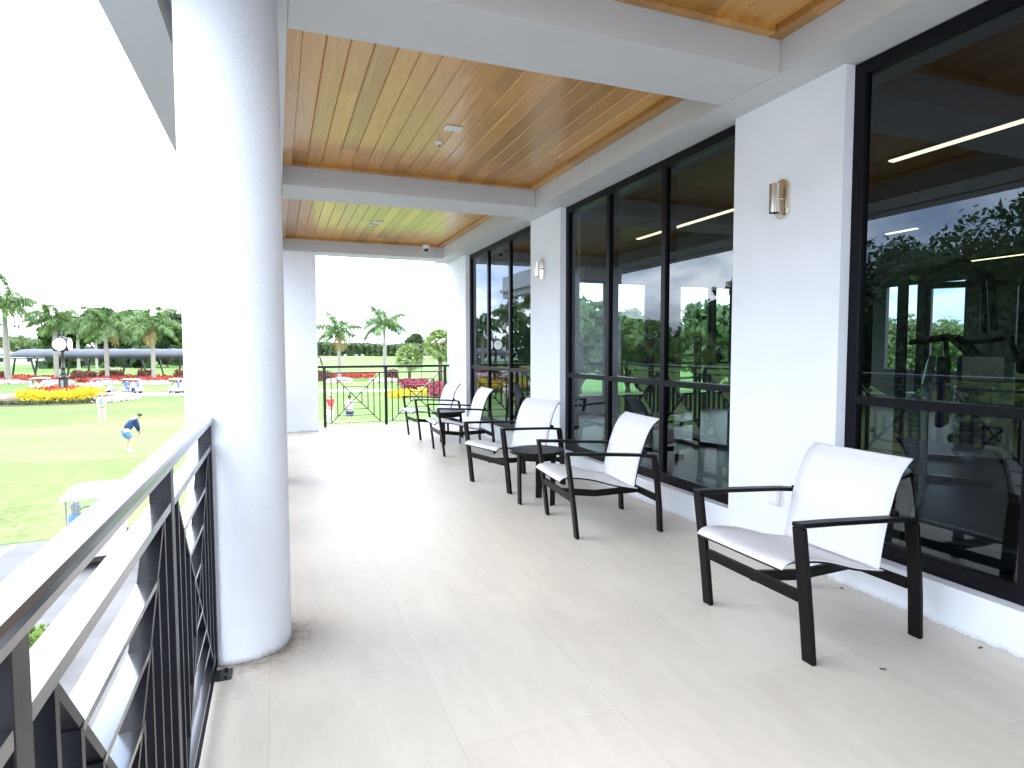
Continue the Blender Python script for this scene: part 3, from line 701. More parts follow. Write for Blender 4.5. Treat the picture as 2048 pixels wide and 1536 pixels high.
strip('path', [(p.x, p.y) for p in P], 4.5, .03, 'paver')
struct(obj('far_road', sheet([(-260, 50), (-60, 60), (-60, 72), (-260, 66)], -3.83), 'asphalt'))
for pts in ([(600, 717), (632, 715), (668, 716), (690, 718), (650, 720)], [(828, 713), (880, 712), (900, 714), (860, 716)], [(215, 735.5), (265, 734.5), (268, 737), (222, 738)]):
    c = [at(*p) for p in pts]; bm = B(); bm.faces.new([bm.verts.new((p.x, p.y, gz(p.x, p.y)+.06)) for p in c]); bm.normal_update()
    if bm.faces[:][0].normal.z < 0: bmesh.ops.reverse_faces(bm, faces=bm.faces[:])
    struct(obj('sand_bunker', bm, 'sand'))

# ------------------------------------------------------------------ foliage builders
def leafq(bm, p, s, mi=0, nrm=None, asp=1.6):
    a = Vector((rnd.gauss(0, 1), rnd.gauss(0, 1), rnd.gauss(0, 1))).normalized() if nrm is None else (nrm+Vector((rnd.gauss(0, .5), rnd.gauss(0, .5), rnd.gauss(0, .5)))).normalized()
    t = a.orthogonal().normalized(); t.rotate(Matrix.Rotation(rnd.uniform(0, 6.28), 3, a)); u = a.cross(t)
    f = bm.faces.new([bm.verts.new(p+t*s*asp*.5), bm.verts.new(p+u*s*.45), bm.verts.new(p-t*s*asp*.5), bm.verts.new(p-u*s*.45)]); f.material_index = mi
def clump(bm, c, r, n, s, flat=1.0, mi=0):
    for _ in range(n):
        d = Vector((rnd.gauss(0, 1), rnd.gauss(0, 1), rnd.gauss(0, 1))).normalized(); q = rnd.random()**.45
        leafq(bm, c+Vector((d.x*r*q, d.y*r*q, d.z*r*q*flat)), s*rnd.uniform(.6, 1.3), mi, d)
def tree_mesh(h, cr, ch, nleaf, s, seed, lobes=16, flat=.6):
    """returns (trunk bm, crown bm) for a broadleaf tree; height h, crown radius cr, crown base ch"""
    rnd.seed(seed); tb = B(); cb_ = B()
    tube(tb, [(0, 0, -.1), (.05, 0, ch*.5), (0, .1, ch)], [cr*.08, cr*.055, cr*.05], 9)
    for k in range(lobes):
        a = k*2.4+rnd.uniform(-.4, .4); rr = cr*math.sqrt((k+.5)/lobes)*.8; zz = ch+(h-ch)*((.25+.6*(1-(rr/cr)**2)*rnd.uniform(.7, 1.1)) if flat < .95 else (.12+.76*(1-(rr/cr)**2)**.5*(1 if k % 2 else rnd.uniform(.2, .8))))
        c = Vector((rr*math.cos(a), rr*math.sin(a), zz))
        tube(tb, [(0, 0, ch*.8), (c.x*.45, c.y*.45, ch+(c.z-ch)*.45), c], [cr*.035, cr*.02, cr*.008], 5)
        r = cr*rnd.uniform(.26, .42)
        clump(cb_, c, r, nleaf//lobes, s, flat)
        for _ in range(3):
            d = Vector((rnd.gauss(0, 1), rnd.gauss(0, 1), rnd.gauss(0, .7))).normalized(); clump(cb_, c+d*r*.95, r*.35, nleaf//lobes//7, s, .8)
    return tb, cb_
def broad(name, label, loc, h, cr, ch, nleaf, s, seed, leaf='leaf', grp=None, lobes=16, flat=.6):
    tb, cb_ = tree_mesh(h, cr, ch, nleaf, s, seed, lobes, flat)
    t = thing(name, label, 'tree', loc, 0, grp); obj('trunk', tb, 'bark', t, True); obj('crown', cb_, leaf, t); return t
def frond(bm, base, az, el, Lf, droop, lw=.16, n=30, mi=0, wind=Vector((.35, 0, 0))):
    d = Vector((math.cos(az)*math.cos(el), math.sin(az)*math.cos(el), math.sin(el))); p = Vector(base); pts = [p.copy()]
    st = Lf/n
    for i in range(n):
        d = (d+Vector((0, 0, -droop*st*(.35+1.5*i/n)))+wind*.012*i/n*Lf).normalized(); p = p+d*st; pts.append(p.copy())
    for i in range(n): 
        r = .045*(1-i/n)+.01; s_ = (pts[i+1]-pts[i]).cross(Vector((0, 0, 1)))
        s_ = s_.normalized()*r if s_.length > 1e-6 else Vector((r, 0, 0))
        f = bm.faces.new([bm.verts.new(pts[i]-s_), bm.verts.new(pts[i]+s_), bm.verts.new(pts[i+1]+s_), bm.verts.new(pts[i+1]-s_)]); f.material_index = mi
    for i in range(2, n):
        t = (pts[i+1]-pts[i-1]).normalized() if i < n else d
        sd2 = t.cross(Vector((0, 0, 1))); sd2 = sd2.normalized() if sd2.length > 1e-4 else Vector((1, 0, 0))
        ll = Lf*.26*(math.sin(math.pi*(i/n)**.75*.93)+.18)
        for s in (-1, 1):
            for j in range(2):
                q = pts[i]+t*st*.5*j
                o = (sd2*s*rnd.uniform(.7, 1.0)+t*.45+Vector((0, 0, rnd.uniform(-.55, .35)))).normalized()*ll*rnd.uniform(.8, 1.1)
                tip = q+o+Vector((0, 0, -ll*.45)); mid = q+o*.55
                wv = t*lw*.5
                f = bm.faces.new([bm.verts.new(q-wv*.4), bm.verts.new(mid-wv), bm.verts.new(tip), bm.verts.new(mid+wv)]); f.material_index = mi
def royal(label, loc, h, seed, Lf=4.2, nf=15, lean=0, grp='royal palms on the golf course', dry=0, name='royal_palm', shaft=True):
    rnd.seed(seed); t = thing(name, label, 'palm tree', loc, rnd.uniform(0, 6), grp)
    hs = h*.16 if shaft else .3; ht = h-hs; r0 = .052*h**.9*.9
    bm = B(); pts = [(lean*(z**2), 0, z*ht) for z in [0, .05, .2, .4, .6, .8, 1]]
    tube(bm, pts, [r0*1.25, r0*1.02, r0*.85, r0*.95, r0*.92, r0*.75, r0*.66], 14); obj('trunk', bm, 'trunkp', t, True)
    top = Vector((lean, 0, h)); b0 = Vector((lean, 0, ht))
    if shaft:
        bm = B(); tube(bm, [b0-Vector((0, 0, .03)), b0+Vector((0, 0, hs*.3)), b0+Vector((0, 0, hs*.75)), top+Vector((0, 0, .05))], [r0*.68, r0*.74, r0*.5, r0*.28], 12); obj('crownshaft', bm, 'shaft', t, True)
    bm = B()
    for k in range(nf):
        az = k*2.39996+rnd.uniform(-.25, .25); el = R(68)-R(84)*(k/nf)**.8+rnd.uniform(-.12, .12)
        frond(bm, top-Vector((0, 0, .12*hs)), az, el, Lf*rnd.uniform(.85, 1.1), .34*rnd.uniform(.8, 1.2)*4.2/Lf, lw=Lf*.045)
    tube(bm, [top, top+Vector((.05, 0, Lf*.45))], [.06, .015], 5)
    for k in range(dry): frond(bm, top-Vector((0, 0, hs*.3)), rnd.uniform(0, 6.28), R(-20), Lf*.8, .9, lw=Lf*.03, mi=1)
    obj('crown', bm, ['palm', 'drypalm'], t)
    return t
def sabal(label, loc, h, cr, seed, grp='fan palms on the golf course', nl=72, name='fan_palm'):
    rnd.seed(seed); t = thing(name, label, 'palm tree', loc, 0, grp)
    bm = B(); tube(bm, [(0, 0, -.1), (0, 0, h*.5), (.05, 0, h)], [cr*.11, cr*.10, cr*.13], 10)
    for k in range(30):
        z = h*(.55+.45*k/30); a = k*2.4; bar(bm, (cr*.1*math.cos(a), cr*.1*math.sin(a), z), (cr*.2*math.cos(a), cr*.2*math.sin(a), z+cr*.16), cr*.05, cr*.015)
    obj('trunk', bm, 'bark', t, True); bm = B(); top = Vector((0, 0, h))
    for k in range(nl):
        az = k*2.39996; el = R(85)-R(130)*(k/nl)+rnd.uniform(-.1, .1)
        d = Vector((math.cos(az)*math.cos(el), math.sin(az)*math.cos(el), math.sin(el))); c = top+d*cr*.5
        bar(bm, top, c, .03, .015); sd2 = d.cross(Vector((0, 0, 1))).normalized(); sd2.rotate(Matrix.Rotation(rnd.uniform(-1.1, 1.1), 3, d))
        for j in range(13):
            a = (j-6)/6*1.25; v = (d*math.cos(a)+sd2*math.sin(a)).normalized(); l_ = cr*.52*(1-.25*abs(j-6)/6)*rnd.uniform(.9, 1.1)
            mid = c+v*l_*.6; tip = c+v*l_+Vector((0, 0, -l_*rnd.uniform(.2, .5))); wv = v.cross(d.cross(sd2)).normalized()*cr*.035
            bm.faces.new([bm.verts.new(c), bm.verts.new(mid-wv), bm.verts.new(tip), bm.verts.new(mid+wv)])
    obj('crown', bm, 'sabal', t); return t
def hedge_box(name, label, loc, rz, lx, ly, h, s, dens, leaf, cat='hedge', grp=None):
    t = thing(name, label, cat, loc, rz, grp); bm = B(); n = int(dens*(lx*ly+2*h*(lx+ly)))
    for _ in range(n):
        u = rnd.random()*(lx*ly+2*h*(lx+ly))
        if u < lx*ly: p = Vector((rnd.uniform(-lx/2, lx/2), rnd.uniform(-ly/2, ly/2), h)); nn = Vector((0, 0, 1))
        elif u < lx*ly+2*h*lx: sg = rnd.choice((-1, 1)); p = Vector((rnd.uniform(-lx/2, lx/2), sg*ly/2, rnd.uniform(0, h))); nn = Vector((0, sg, 0))
        else: sg = rnd.choice((-1, 1)); p = Vector((sg*lx/2, rnd.uniform(-ly/2, ly/2), rnd.uniform(0, h))); nn = Vector((sg, 0, 0))
        p += Vector((rnd.gauss(0, s*.5), rnd.gauss(0, s*.5), rnd.gauss(0, s*.4))); p.z = max(.02, p.z)
        leafq(bm, p, s*rnd.uniform(.7, 1.3), 0, nn)
    obj('foliage', bm, leaf, t); bm = B(); box(bm, -lx/2+s*.6, lx/2-s*.6, -ly/2+s*.6, ly/2-s*.6, 0, h-s*.6); obj('stems', bm, 'bark', t); return t
def inside(p, poly):
    c = False; n = len(poly); j = n-1
    for i in range(n):
        a, b = poly[i], poly[j]
        if (a[1] > p[1]) != (b[1] > p[1]) and p[0] < (b[0]-a[0])*(p[1]-a[1])/(b[1]-a[1])+a[0]: c = not c
        j = i
    return c
def bed(name, label, poly, h, s, n, leaf, cat, zf=gz, tuft=.35, lf=7):
    """planting: n plants each a tuft of leaves scattered in polygon (world xy)"""
    bm = B(); xs_ = [p[0] for p in poly]; ys_ = [p[1] for p in poly]; k = 0; tries = 0
    while k < n and tries < n*60:
        tries += 1; p = (rnd.uniform(min(xs_), max(xs_)), rnd.uniform(min(ys_), max(ys_)))
        if not inside(p, poly): continue
        k += 1; z = zf(*p); hh = h*rnd.uniform(.75, 1.15)
        for _ in range(lf):
            q = Vector((p[0]+rnd.gauss(0, tuft), p[1]+rnd.gauss(0, tuft), z+hh*rnd.uniform(.15, 1)))
            leafq(bm, q, s*rnd.uniform(.7, 1.3), 0)
    return tag(obj(name, bm, leaf), label, cat, kind='stuff')
def pxpoly(pts, z=None): return [(q.x, q.y) for q in (at(x, y, z) for x, y in pts)]

# ------------------------------------------------------------------ clock bed
CB = Vector((-21.2, 79.0, 0)); u1 = Vector((rt.x, rt.y, 0)).normalized(); u1 = Vector((math.cos(R(-5)), math.sin(R(-5)), 0)) if False else u1
az = math.atan2(CB.x, CB.y); u = Vector((math.cos(az), -math.sin(az), 0)); v = Vector((math.sin(az), math.cos(az), 0))
pf = at(105, 817); pbk = at(150, 786)
bc = at(122, 801.5)
def mound(x, y):
    d = Vector((x-bc.x, y-bc.y, 0)); e = math.hypot(d.dot(u)/6.6, d.dot(v)/8.0)
    return gz(x, y)+.7*max(0, 1-e*e)
bm = B(); c0 = bm.verts.new((bc.x, bc.y, mound(bc.x, bc.y))); prev = [c0]*40; rings = []
for i in range(1, 9):
    rr = i/8; ring = []
    for k in range(40):
        a = k*2*math.pi/40; w_ = 1+.06*math.sin(3*a+1); p = bc+u*math.cos(a)*6.9*rr*w_+v*math.sin(a)*8.2*rr*w_
        ring.append(bm.verts.new((p.x, p.y, mound(p.x, p.y)+.03)))
    for k in range(40):
        if i == 1: bm.faces.new((c0, ring[k], ring[(k+1) % 40]))
        else: bm.faces.new((prev[k], ring[k], ring[(k+1) % 40], prev[(k+1) % 40]))
    prev = ring
bmesh.ops.recalc_face_normals(bm, faces=bm.faces)
struct(obj('mulch_bed', bm, 'mulch', smooth=True))
def bp(a, b): p = bc+u*a+v*b; return (p.x, p.y)
def arc(a0, a1, r0, r1, n=10, kx=1):
    o = [bp(kx*6.9*r1*math.sin(R(a0+(a1-a0)*k/n)), -8.2*r1*math.cos(R(a0+(a1-a0)*k/n))) for k in range(n+1)]
    i = [bp(kx*6.9*r0*math.sin(R(a0+(a1-a0)*k/n)), -8.2*r0*math.cos(R(a0+(a1-a0)*k/n))) for k in range(n+1)]
    return o+i[::-1]
bed('golden_shrubs', 'golden yellow shrubs massed round the front of the clock bed', arc(-75, 75, .5, .86, 10, .60), .8, .2, 360, 'yellow', 'shrubs', mound, .3, 12)
bed('red_shrubs', 'dark red crotons massed at the foot of the clock', arc(-180, 180, .0, .42, 10, .85), .75, .2, 260, 'redleaf', 'shrubs', mound, .3, 12)
bed('pink_flowers', 'pink and white flowers along the right front of the clock bed', arc(28, 125, .78, .98), .3, .13, 400, 'pinkfl', 'flowers', mound, .25, 9)
bed('white_flowers', 'white flowers along the left front of the clock bed', arc(-125, -55, .8, .99), .3, .13, 240, 'whitefl', 'flowers', mound, .25, 9)
bed('green_cover', 'low green ground cover at the front edge of the clock bed', arc(-55, 28, .84, .92), .3, .14, 150, 'hedge', 'ground cover', mound, .25, 8)

def make_clock(loc, h, label):
    rz = 0
    t = thing('street_clock', label, 'clock', loc, az*-1+R(-20), None)
    s = h/6.0
    def S(pr): return [(a*s, b*s) for a, b in pr]
    bm = B(); lathe(bm, S([(.62, 0), (.62, .12), (.5, .16), (.5, .3), (.42, .36), (.42, 1.5), (.48, 1.56), (.5, 1.66), (.36, 1.74), (.3, 1.9)]), n=8); obj('pedestal', bm, 'clockpaint', t)
    bm = B()
    for k in range(4):
        a = k*math.pi/2+math.pi/8*0; c, sn = math.cos(a), math.sin(a); bar(bm, (.40*s*c, .40*s*sn, .5*s), (.40*s*c, .40*s*sn, 1.4*s), .22*s, .03*s, (c, sn, 0))
    obj('pedestal_panel', bm, 'gymgrey', t)
    bm = B(); lathe(bm, S([(.26, 1.88), (.2, 2.1), (.17, 2.3), (.17, 2.5), (.22, 2.55), (.22, 2.62), (.15, 2.7), (.13, 3.7), (.2, 3.76), (.2, 3.85), (.13, 3.92), (.12, 4.1), (.3, 4.22), (.42, 4.32)]), n=16); obj('pole', bm, 'clockpaint', t, True)
    bm = B(); box(bm, -.5*s, .5*s, -.5*s, .5*s, 4.35*s, 5.25*s)
    lathe(bm, S([(.42, 4.3), (.5, 4.36)]), n=16); lathe(bm, S([(.5, 5.25), (.42, 5.42), (.2, 5.55), (.08, 5.62), (.05, 5.75), (.12, 5.8), (.12, 5.88), (.03, 5.96), (.01, 6.05)]), n=16); obj('head', bm, 'clockpaint', t)
    for k in range(4):
        a = k*math.pi/2; d = Vector((math.cos(a), math.sin(a), 0)); e = Vector((-math.sin(a), math.cos(a), 0)); z = 4.82*s; c = d*.5*s+Vector((0, 0, z))
        bm = B(); tube(bm, [c, c+d*.14*s], .66*s, 32); obj('bezel', bm, 'clockpaint', t)
        f = obj('clock_face', tube(B(), [c+d*.142*s, c+d*.16*s], .57*s, 32), 'dial', t)
        bm = B(); q = c+d*.165*s
        bar(bm, q, q+(e*.3+Vector((0, 0, .22)))*s, .035*s, .01*s, d); bar(bm, q, q+(e*-.12+Vector((0, 0, .42)))*s, .03*s, .01*s, d)
        for j in range(12):
            b_ = j*math.pi/6; w_ = e*math.sin(b_)+Vector((0, 0, math.cos(b_))); bar(bm, q+w_*.45*s, q+w_*.52*s, .025*s, .01*s, d)
        obj('hands', bm, 'clockpaint', f)
    return t
cp = at(127, 790); cp.z = 0; cz = bc.copy()
ck = bc+u*.3-v*.6; zb = mound(ck.x, ck.y)
make_clock((ck.x, ck.y, zb), 6.35, 'black four-faced street clock on a pedestal in the flower bed')

# ------------------------------------------------------------------ planting rows along the road (left and middle view)
def row(name, label, pts, h, s, n, leaf, cat, lf=9): return bed(name, label, pxpoly(pts), h, s, n, leaf, cat, gz, .3, lf)
row('red_border', 'long red croton border in front of the left palms', [(-40, 764), (60, 766), (140, 766), (250, 768), (366, 766), (366, 757), (250, 756), (130, 758), (0, 757), (-40, 757)], .75, .28, 700, 'redleaf', 'shrubs')
row('pink_border', 'pink and white flowers round the leftmost palm foot', [(-10, 770), (20, 769), (45, 769), (46, 765), (0, 765)], .45, .2, 160, 'pinkfl', 'flowers')
row('pink_border', 'pink and white flowers at the foot of the palm behind the clock', [(88, 771), (115, 770), (142, 769), (142, 764), (90, 765)], .45, .2, 180, 'pinkfl', 'flowers')
row('pink_border', 'pink and white flowers beside the paver path and dark-roofed cart', [(196, 771), (218, 770), (238, 769), (236, 764), (206, 764)], .45, .2, 160, 'pinkfl', 'flowers')
row('pink_border', 'pink and white flowers before the palm nearest the column', [(280, 770), (310, 771), (336, 769), (332, 765), (285, 765)], .45, .2, 180, 'pinkfl', 'flowers')
row('red_border', 'red shrub border across the middle opening', [(625, 759), (700, 758), (748, 757), (748, 752), (690, 752), (625, 753)], .75, .28, 220, 'redleaf', 'shrubs')
row('pink_border', 'white flowers in front of the left palm in the opening', [(656, 766), (680, 767), (702, 765), (698, 760), (660, 761)], .45, .2, 160, 'pinkfl', 'flowers')
row('pink_border', 'white flowers in front of the right palm in the opening', [(745, 766), (772, 766), (795, 765), (790, 761), (750, 761)], .45, .2, 160, 'pinkfl', 'flowers')
row('golden_border', 'golden shrubs low in the right part of the opening', [(785, 796), (800, 797), (824, 796), (826, 787), (786, 786)], .5, .2, 170, 'yellow', 'shrubs', 12)
row('golden_border', 'smaller golden shrub patch beside the burgundy shrubs', [(838, 792), (864, 793), (866, 784), (840, 783)], .5, .2, 110, 'yellow', 'shrubs', 12)
row('burgundy_shrubs', 'burgundy shrubs round the fan palm foot', [(812, 780), (850, 781), (852, 772), (800, 771)], 1.0, .26, 160, 'burg', 'shrubs', 12)
row('burgundy_shrubs', 'burgundy shrubs beside the terrace corner', [(864, 797), (890, 800), (912, 798), (908, 784), (870, 785)], 1.2, .26, 220, 'burg', 'shrubs', 12)
for i, (x, y, wd, lb) in enumerate([(2, 763, 22, 'clipped red-brown hedge block at the left picture edge'), (168, 763, 36, 'clipped red-brown hedge block right of the clock'), (222, 760, 36, 'clipped red-brown hedge block behind the dark-roofed cart'), (293, 760, 24, 'clipped red-brown hedge block behind the white-roofed cart'),
                                    (362, 760, 18, 'clipped red-brown hedge block half hidden by the column'), (640, 762, 34, 'clipped red-brown hedge block seen low at the left of the opening'), (783, 759, 22, 'clipped red-brown hedge block behind the right opening palm')]):
    p = at(x, y); m = mpp(p); hedge_box('clipped_hedge', lb, (p.x, p.y, gz(p.x, p.y)), -math.atan2(p.x, p.y), wd*m, 1.6, 1.55, .3, 30, 'maroonh', 'hedge', 'clipped red-brown hedge blocks')

# ------------------------------------------------------------------ palms
def pxh(p, y):   # height above p whose top appears at picture row y
    m = mpp(p)
    d = fw.dot(p-Vector((0, 0, H))); py = 768-F*up.dot(p-Vector((0, 0, H)))/d
    return (py-y)*m
for i, (x, y, yt, Lp, lb, dr) in enumerate([(16, 763, 604, 46, 'tallest royal palm at the left picture edge', 1), (114, 763, 638, 40, 'royal palm rising behind the street clock', 0), (215, 762, 646, 42, 'royal palm between the clock and the white-roofed cart', 1), (308, 763, 647, 42, 'royal palm nearest the round column', 1),
                                        (679, 759, 660, 34, 'royal palm with a hanging dry frond on the left of the opening', 2), (770, 759, 646, 33, 'royal palm in the middle of the opening', 0)]):
    p = at(x, y); m = mpp(p); royal(lb, (p.x, p.y, gz(p.x, p.y)), pxh(p, yt), 40+i, Lf=Lp*m*(1.45 if x < 400 else 1.6), dry=dr, nf=15 if x < 400 else 12)
for i, (x, y, yt, Lp, ln, lb) in enumerate([(158, 742, 655, 22, -2.0, 'smaller leaning palm behind the clock'), (194, 742, 672, 20, 0, 'small bright green palm beneath the taller crowns')]):
    p = at(x, y); m = mpp(p); royal(lb, (p.x, p.y, gz(p.x, p.y)), pxh(p, yt), 60+i, Lf=Lp*m*1.3, lean=ln, name='small_palm', grp='small palms behind the clock', shaft=False)
for i, (x, y, yt, cr, lb) in enumerate([(819, 764, 716, 30, 'fan palm with brown boots beside the lamp post'), (881, 764, 690, 36, 'taller pale fan palm at the terrace corner'), (905, 762, 702, 30, 'fan palm partly hidden behind the wall end')]):
    p = at(x, y); m = mpp(p); sabal(lb, (p.x, p.y, gz(p.x, p.y)), pxh(p, yt), cr*m*1.1, 70+i)
# lamp post
p = at(843, 766); t = thing('lamp_post', 'black lamp post beside the fan palm', 'lamp post', (p.x, p.y, gz(p.x, p.y)))
hh = pxh(p, 706); obj('post', lathe(B(), [(.14, 0), (.14, .5), (.06, .6), (.05, hh-.3), (.05, hh)], n=10), 'clockpaint', t, True); obj('lantern', lathe(B(), [(.1, hh), (.32, hh+.35), (.35, hh+.4), (.1, hh+.55), (.02, hh+.8)], n=8), 'clockpaint', t)

# ------------------------------------------------------------------ canopy
a = at(20, 757); b = at(366, 757); D = (a.length+b.length)/2
ca = at(32, 757); dirv = (at(300, 757)-ca); dirv.z = 0; 
rd = dirv.normalized()
t = thing('canopy', 'long blue-grey barrel-vault fabric canopy on black frames behind the palms', 'canopy', (ca.x, ca.y, gz(ca.x, ca.y)), math.atan2(rd.y, rd.x))
m = mpp(ca); zt = pxh(ca, 697.5); ze = pxh(ca, 714); Lc = 56.0; wv = 5.0; nb = 15
bm = B(); nn = 8; rows = []
for i in range(nb*4+1):
    x = Lc*i/(nb*4); sag = .12*math.sin(math.pi*(i % 4)/4); endr = sm(0, 1.6, x)
    rows.append([bm.verts.new((x, -wv/2*math.cos(math.pi*k/nn), ze+(zt-ze-sag)*math.sin(math.pi*k/nn)*(.25+.75*endr))) for k in range(nn+1)])
for i in range(len(rows)-1):
    for k in range(nn): bm.faces.new((rows[i][k], rows[i+1][k], rows[i+1][k+1], rows[i][k+1]))
o = obj('fabric_roof', bm, 'awning', t, True); o.modifiers.new('s', 'SOLIDIFY').thickness = .04
for s in (-1, 1):
    bm = B(); box(bm, 0, Lc, s*wv/2-.08, s*wv/2+.08, ze-.3, ze-.12); obj('eave_beam', bm, 'clockpaint', t)
for k in range(6):
    x = 2.5+k*10.2
    for s in (-1, 1):
        obj('leg', tube(B(), [(x-.3, s*wv/2, ze-.2), (x-1.0, s*wv/2, 0)], .16, 8), 'clockpaint', t); obj('leg', tube(B(), [(x+2.6, s*wv/2, ze-.2), (x+3.6, s*wv/2, 0)], .16, 8), 'clockpaint', t)
# ------------------------------------------------------------------ far trees
for i, (x, yb, yt, wpx, lf, lb) in enumerate([(130, 735, 628, 48, 'midleaf', 'broad green tree behind the canopy, left of the clock palms'), (205, 735, 612, 56, 'midleaf', 'broad tallest green tree behind the canopy'), (270, 735, 618, 54, 'midleaf', 'broad green tree behind the canopy, centre right'), (335, 735, 622, 50, 'darkleaf', 'dark broad tree behind the canopy near the column'), (390, 735, 618, 50, 'leaf', 'broad tree behind the canopy hidden by the column')]):
    p = at(x, yb); m = mpp(p); h = pxh(p, yt)
    broad('banyan_tree', lb, (p.x, p.y, gz(p.x, p.y)), h, wpx*m*.72, h*.07, 9500, 1.1, 80+i, lf, 'broad trees behind the canopy', 26, 1.0)
for i, (x, yb, yt, wpx, lb) in enumerate([(20, 722, 672, 40, 'pale distant tree at the left picture edge'), (65, 722, 674, 40, 'pale distant tree right of the leftmost palm'), (98, 722, 676, 30, 'pale distant tree left of the clock'), (-40, 722, 668, 44, 'pale distant tree beyond the left picture edge')]):
    p = at(x, yb); m = mpp(p); h = pxh(p, yt); broad('distant_tree', lb, (p.x, p.y, gz(p.x, p.y)), h, wpx*m*.75, h*.1, 2200, 2.4, 90+i, 'farleaf', 'pale distant trees on the left', 12, .7)
# hedge across the opening: tall green hedge, one thing
rnd.seed(5); bm = B(); hp = [at(x, 712.5) for x in range(560, 980, 12)]
for q in hp:
    m = mpp(q)
    for _ in range(300):
        x = rnd.uniform(-7, 7)*m; z = rnd.random()**.8*24*m*(1+.08*math.sin(q.x*.05)+.05*math.sin(q.x*.21))
        leafq(bm, Vector((q.x+x, q.y+rnd.uniform(-2, 14), q.z+z)), rnd.uniform(2.0, 4.2), 0, Vector((0, -.6, .4)), 1.3)
tag(obj('far_hedge', bm, 'hedge'), 'tall dark green hedge across the far side of the fairway', 'hedge', kind='stuff')
rnd.seed(6)
for i, (x, yt, wpx, lb) in enumerate([(832, 672, 22, 'bluish distant tree rising over the far hedge')]):
    p = at(x, 709.5); m = mpp(p); h = pxh(p, yt); broad('distant_tree', lb, (p.x, p.y, gz(p.x, p.y)), h, wpx*m*.7, h*.3, 2600, 5, 97, 'hedge', 'distant trees over the hedge', 12, .6)
# wooded backdrop seen in the windows, far left
bm = B(); rnd.seed(8)
for k in range(150):
    a_ = R(-7-k*.58); d = 230+25*math.sin(k*.7); c = Vector((math.sin(a_)*d, math.cos(a_)*d, -3.8)); hh = (11+4*math.sin(k*1.7)+3*math.sin(k*.37))*(.55 if k < 21 else 1)
    if 15 < k < 23: continue
    for _ in range(60): leafq(bm, c+Vector((rnd.gauss(0, 2.5), rnd.gauss(0, 2.5), hh*rnd.random()**.8)), rnd.uniform(1.8, 3.4), 0, None, 1.3)
tag(obj('woodland', bm, 'darkleaf'), 'green woodland mass far to the left, seen reflected in the windows', 'woodland', kind='stuff')
# nearer trees and palms to the left, mirrored in the windows
rt_ = [(-49.5, 50, 10.8, 8.5, .8), (-58, 44, 12.2, 10, .9), (-67, 42, 13, 10, .8), (-38.2, 75, 12.5, 6.5, 3.0)]
rlb = ['large dark tree mirrored at the left side of the nearest window', 'largest dark spreading tree mirrored in the nearest window', 'large dark tree mirrored at the right of the nearest window', 'dark layered tree mirrored in the right pane of the middle window']
for i, (ad, d, h, cr, ch) in enumerate(rt_):
    x, y = math.sin(R(ad))*d, math.cos(R(ad))*d; broad('shade_tree', rlb[i], (x, y, gz(x, y)), h, cr, ch, 22000, .27, 110+i, 'darkleaf', 'dark shade trees mirrored in the windows', 30, 1.0 if i < 3 else .45)
for i, (ad, d, h, cr, lb) in enumerate([(-33.2, 60, 6.2, 2.6, 'bushy fan palm mirrored beside the middle window mullion'), (-27, 70, 9, 3, 'tall fan palm mirrored in the left pane of the middle window'), (-29.5, 64, 7.4, 3, 'fan palm mirrored in the second pane of the middle window'), (-41, 58, 6.4, 2.6, 'fan palm mirrored at the right edge of the middle window'),
                                    (-54, 21, 4.2, 1.7, 'low fan palm by the car park mirrored in the nearest window'), (-59, 20, 3.8, 1.7, 'low fan palm mirrored at the right of the nearest window'), (-50.5, 24, 4.0, 1.6, 'low fan palm mirrored at the left of the nearest window')]):
    x, y = math.sin(R(ad))*d, math.cos(R(ad))*d; sabal(lb, (x, y, gz(x, y)), h*.72, cr, 130+i, 'fan palms mirrored in the windows', 36)
for i, (ad, d, h, lb) in enumerate([(-21.0, 118, 17, 'royal palm just outside the left picture edge, mirrored in the last window'), (-24.5, 112, 16, 'royal palm farther outside the left picture edge')]):
    x, y = math.sin(R(ad))*d, math.cos(R(ad))*d; royal(lb, (x, y, gz(x, y)), h, 150+i, Lf=5.4)
for i, (ad, d, h, cr, lb) in enumerate([(27.5, 62, 9.5, 4.5, 'grey-green tree seen through the building in the left pane of the middle window'), (32, 66, 8.5, 4.5, 'grey-green tree seen through the building in the second pane'), (39.5, 60, 8.0, 5, 'tree seen through the building in the right pane of the middle window'), (55, 100, 8.0, 7, 'tree seen through the back windows of the fitness room')]):
    x, y = math.sin(R(ad))*d, math.cos(R(ad))*d; broad('garden_tree', lb, (x, y, gz(x, y)), h, cr, .8, 5000, .5, 170+i, 'farleaf', 'trees seen through the building', 18, 1.0)
# ------------------------------------------------------------------ houses
def house(x, yb, wid, dep, h, label, roofm='redroof', rf=.22):
    p = at(x, yb); t = thing('house', label, 'house', (p.x, p.y, gz(p.x, p.y)), -math.atan2(p.x, p.y), 'white houses beyond the golf course')
    bm = B(); box(bm, -wid/2, wid/2, -dep/2, dep/2, 0, h)
    for s in (-1, 1):
        q = [bm.verts.new((-wid/2, s*dep/2*.999, h)), bm.verts.new((wid/2, s*dep/2*.999, h)), bm.verts.new((0, s*dep/2*.999, h+wid*rf))]; bm.faces.new(q)
    obj('wall', bm, 'white', t)
    bm = B()
    for s in (-1, 1): bar(bm, (s*(wid/2+.4), 0, h-.05), (0, 0, h+wid*rf+.15), dep+.8, .25, (0, 0, 1))
    obj('roof', bm, roofm, t)
    for k in range(3):
        xx = -wid/3+k*wid/3; bm = B(); box(bm, xx-.7, xx+.7, -dep/2-.06, -dep/2-.005, 1.0, 2.4); obj('window', bm, 'darkp', t)
    return t
house(-30, 728, 18, 12, 3.6, 'white gabled house beyond the left picture edge, mirrored in the last window')
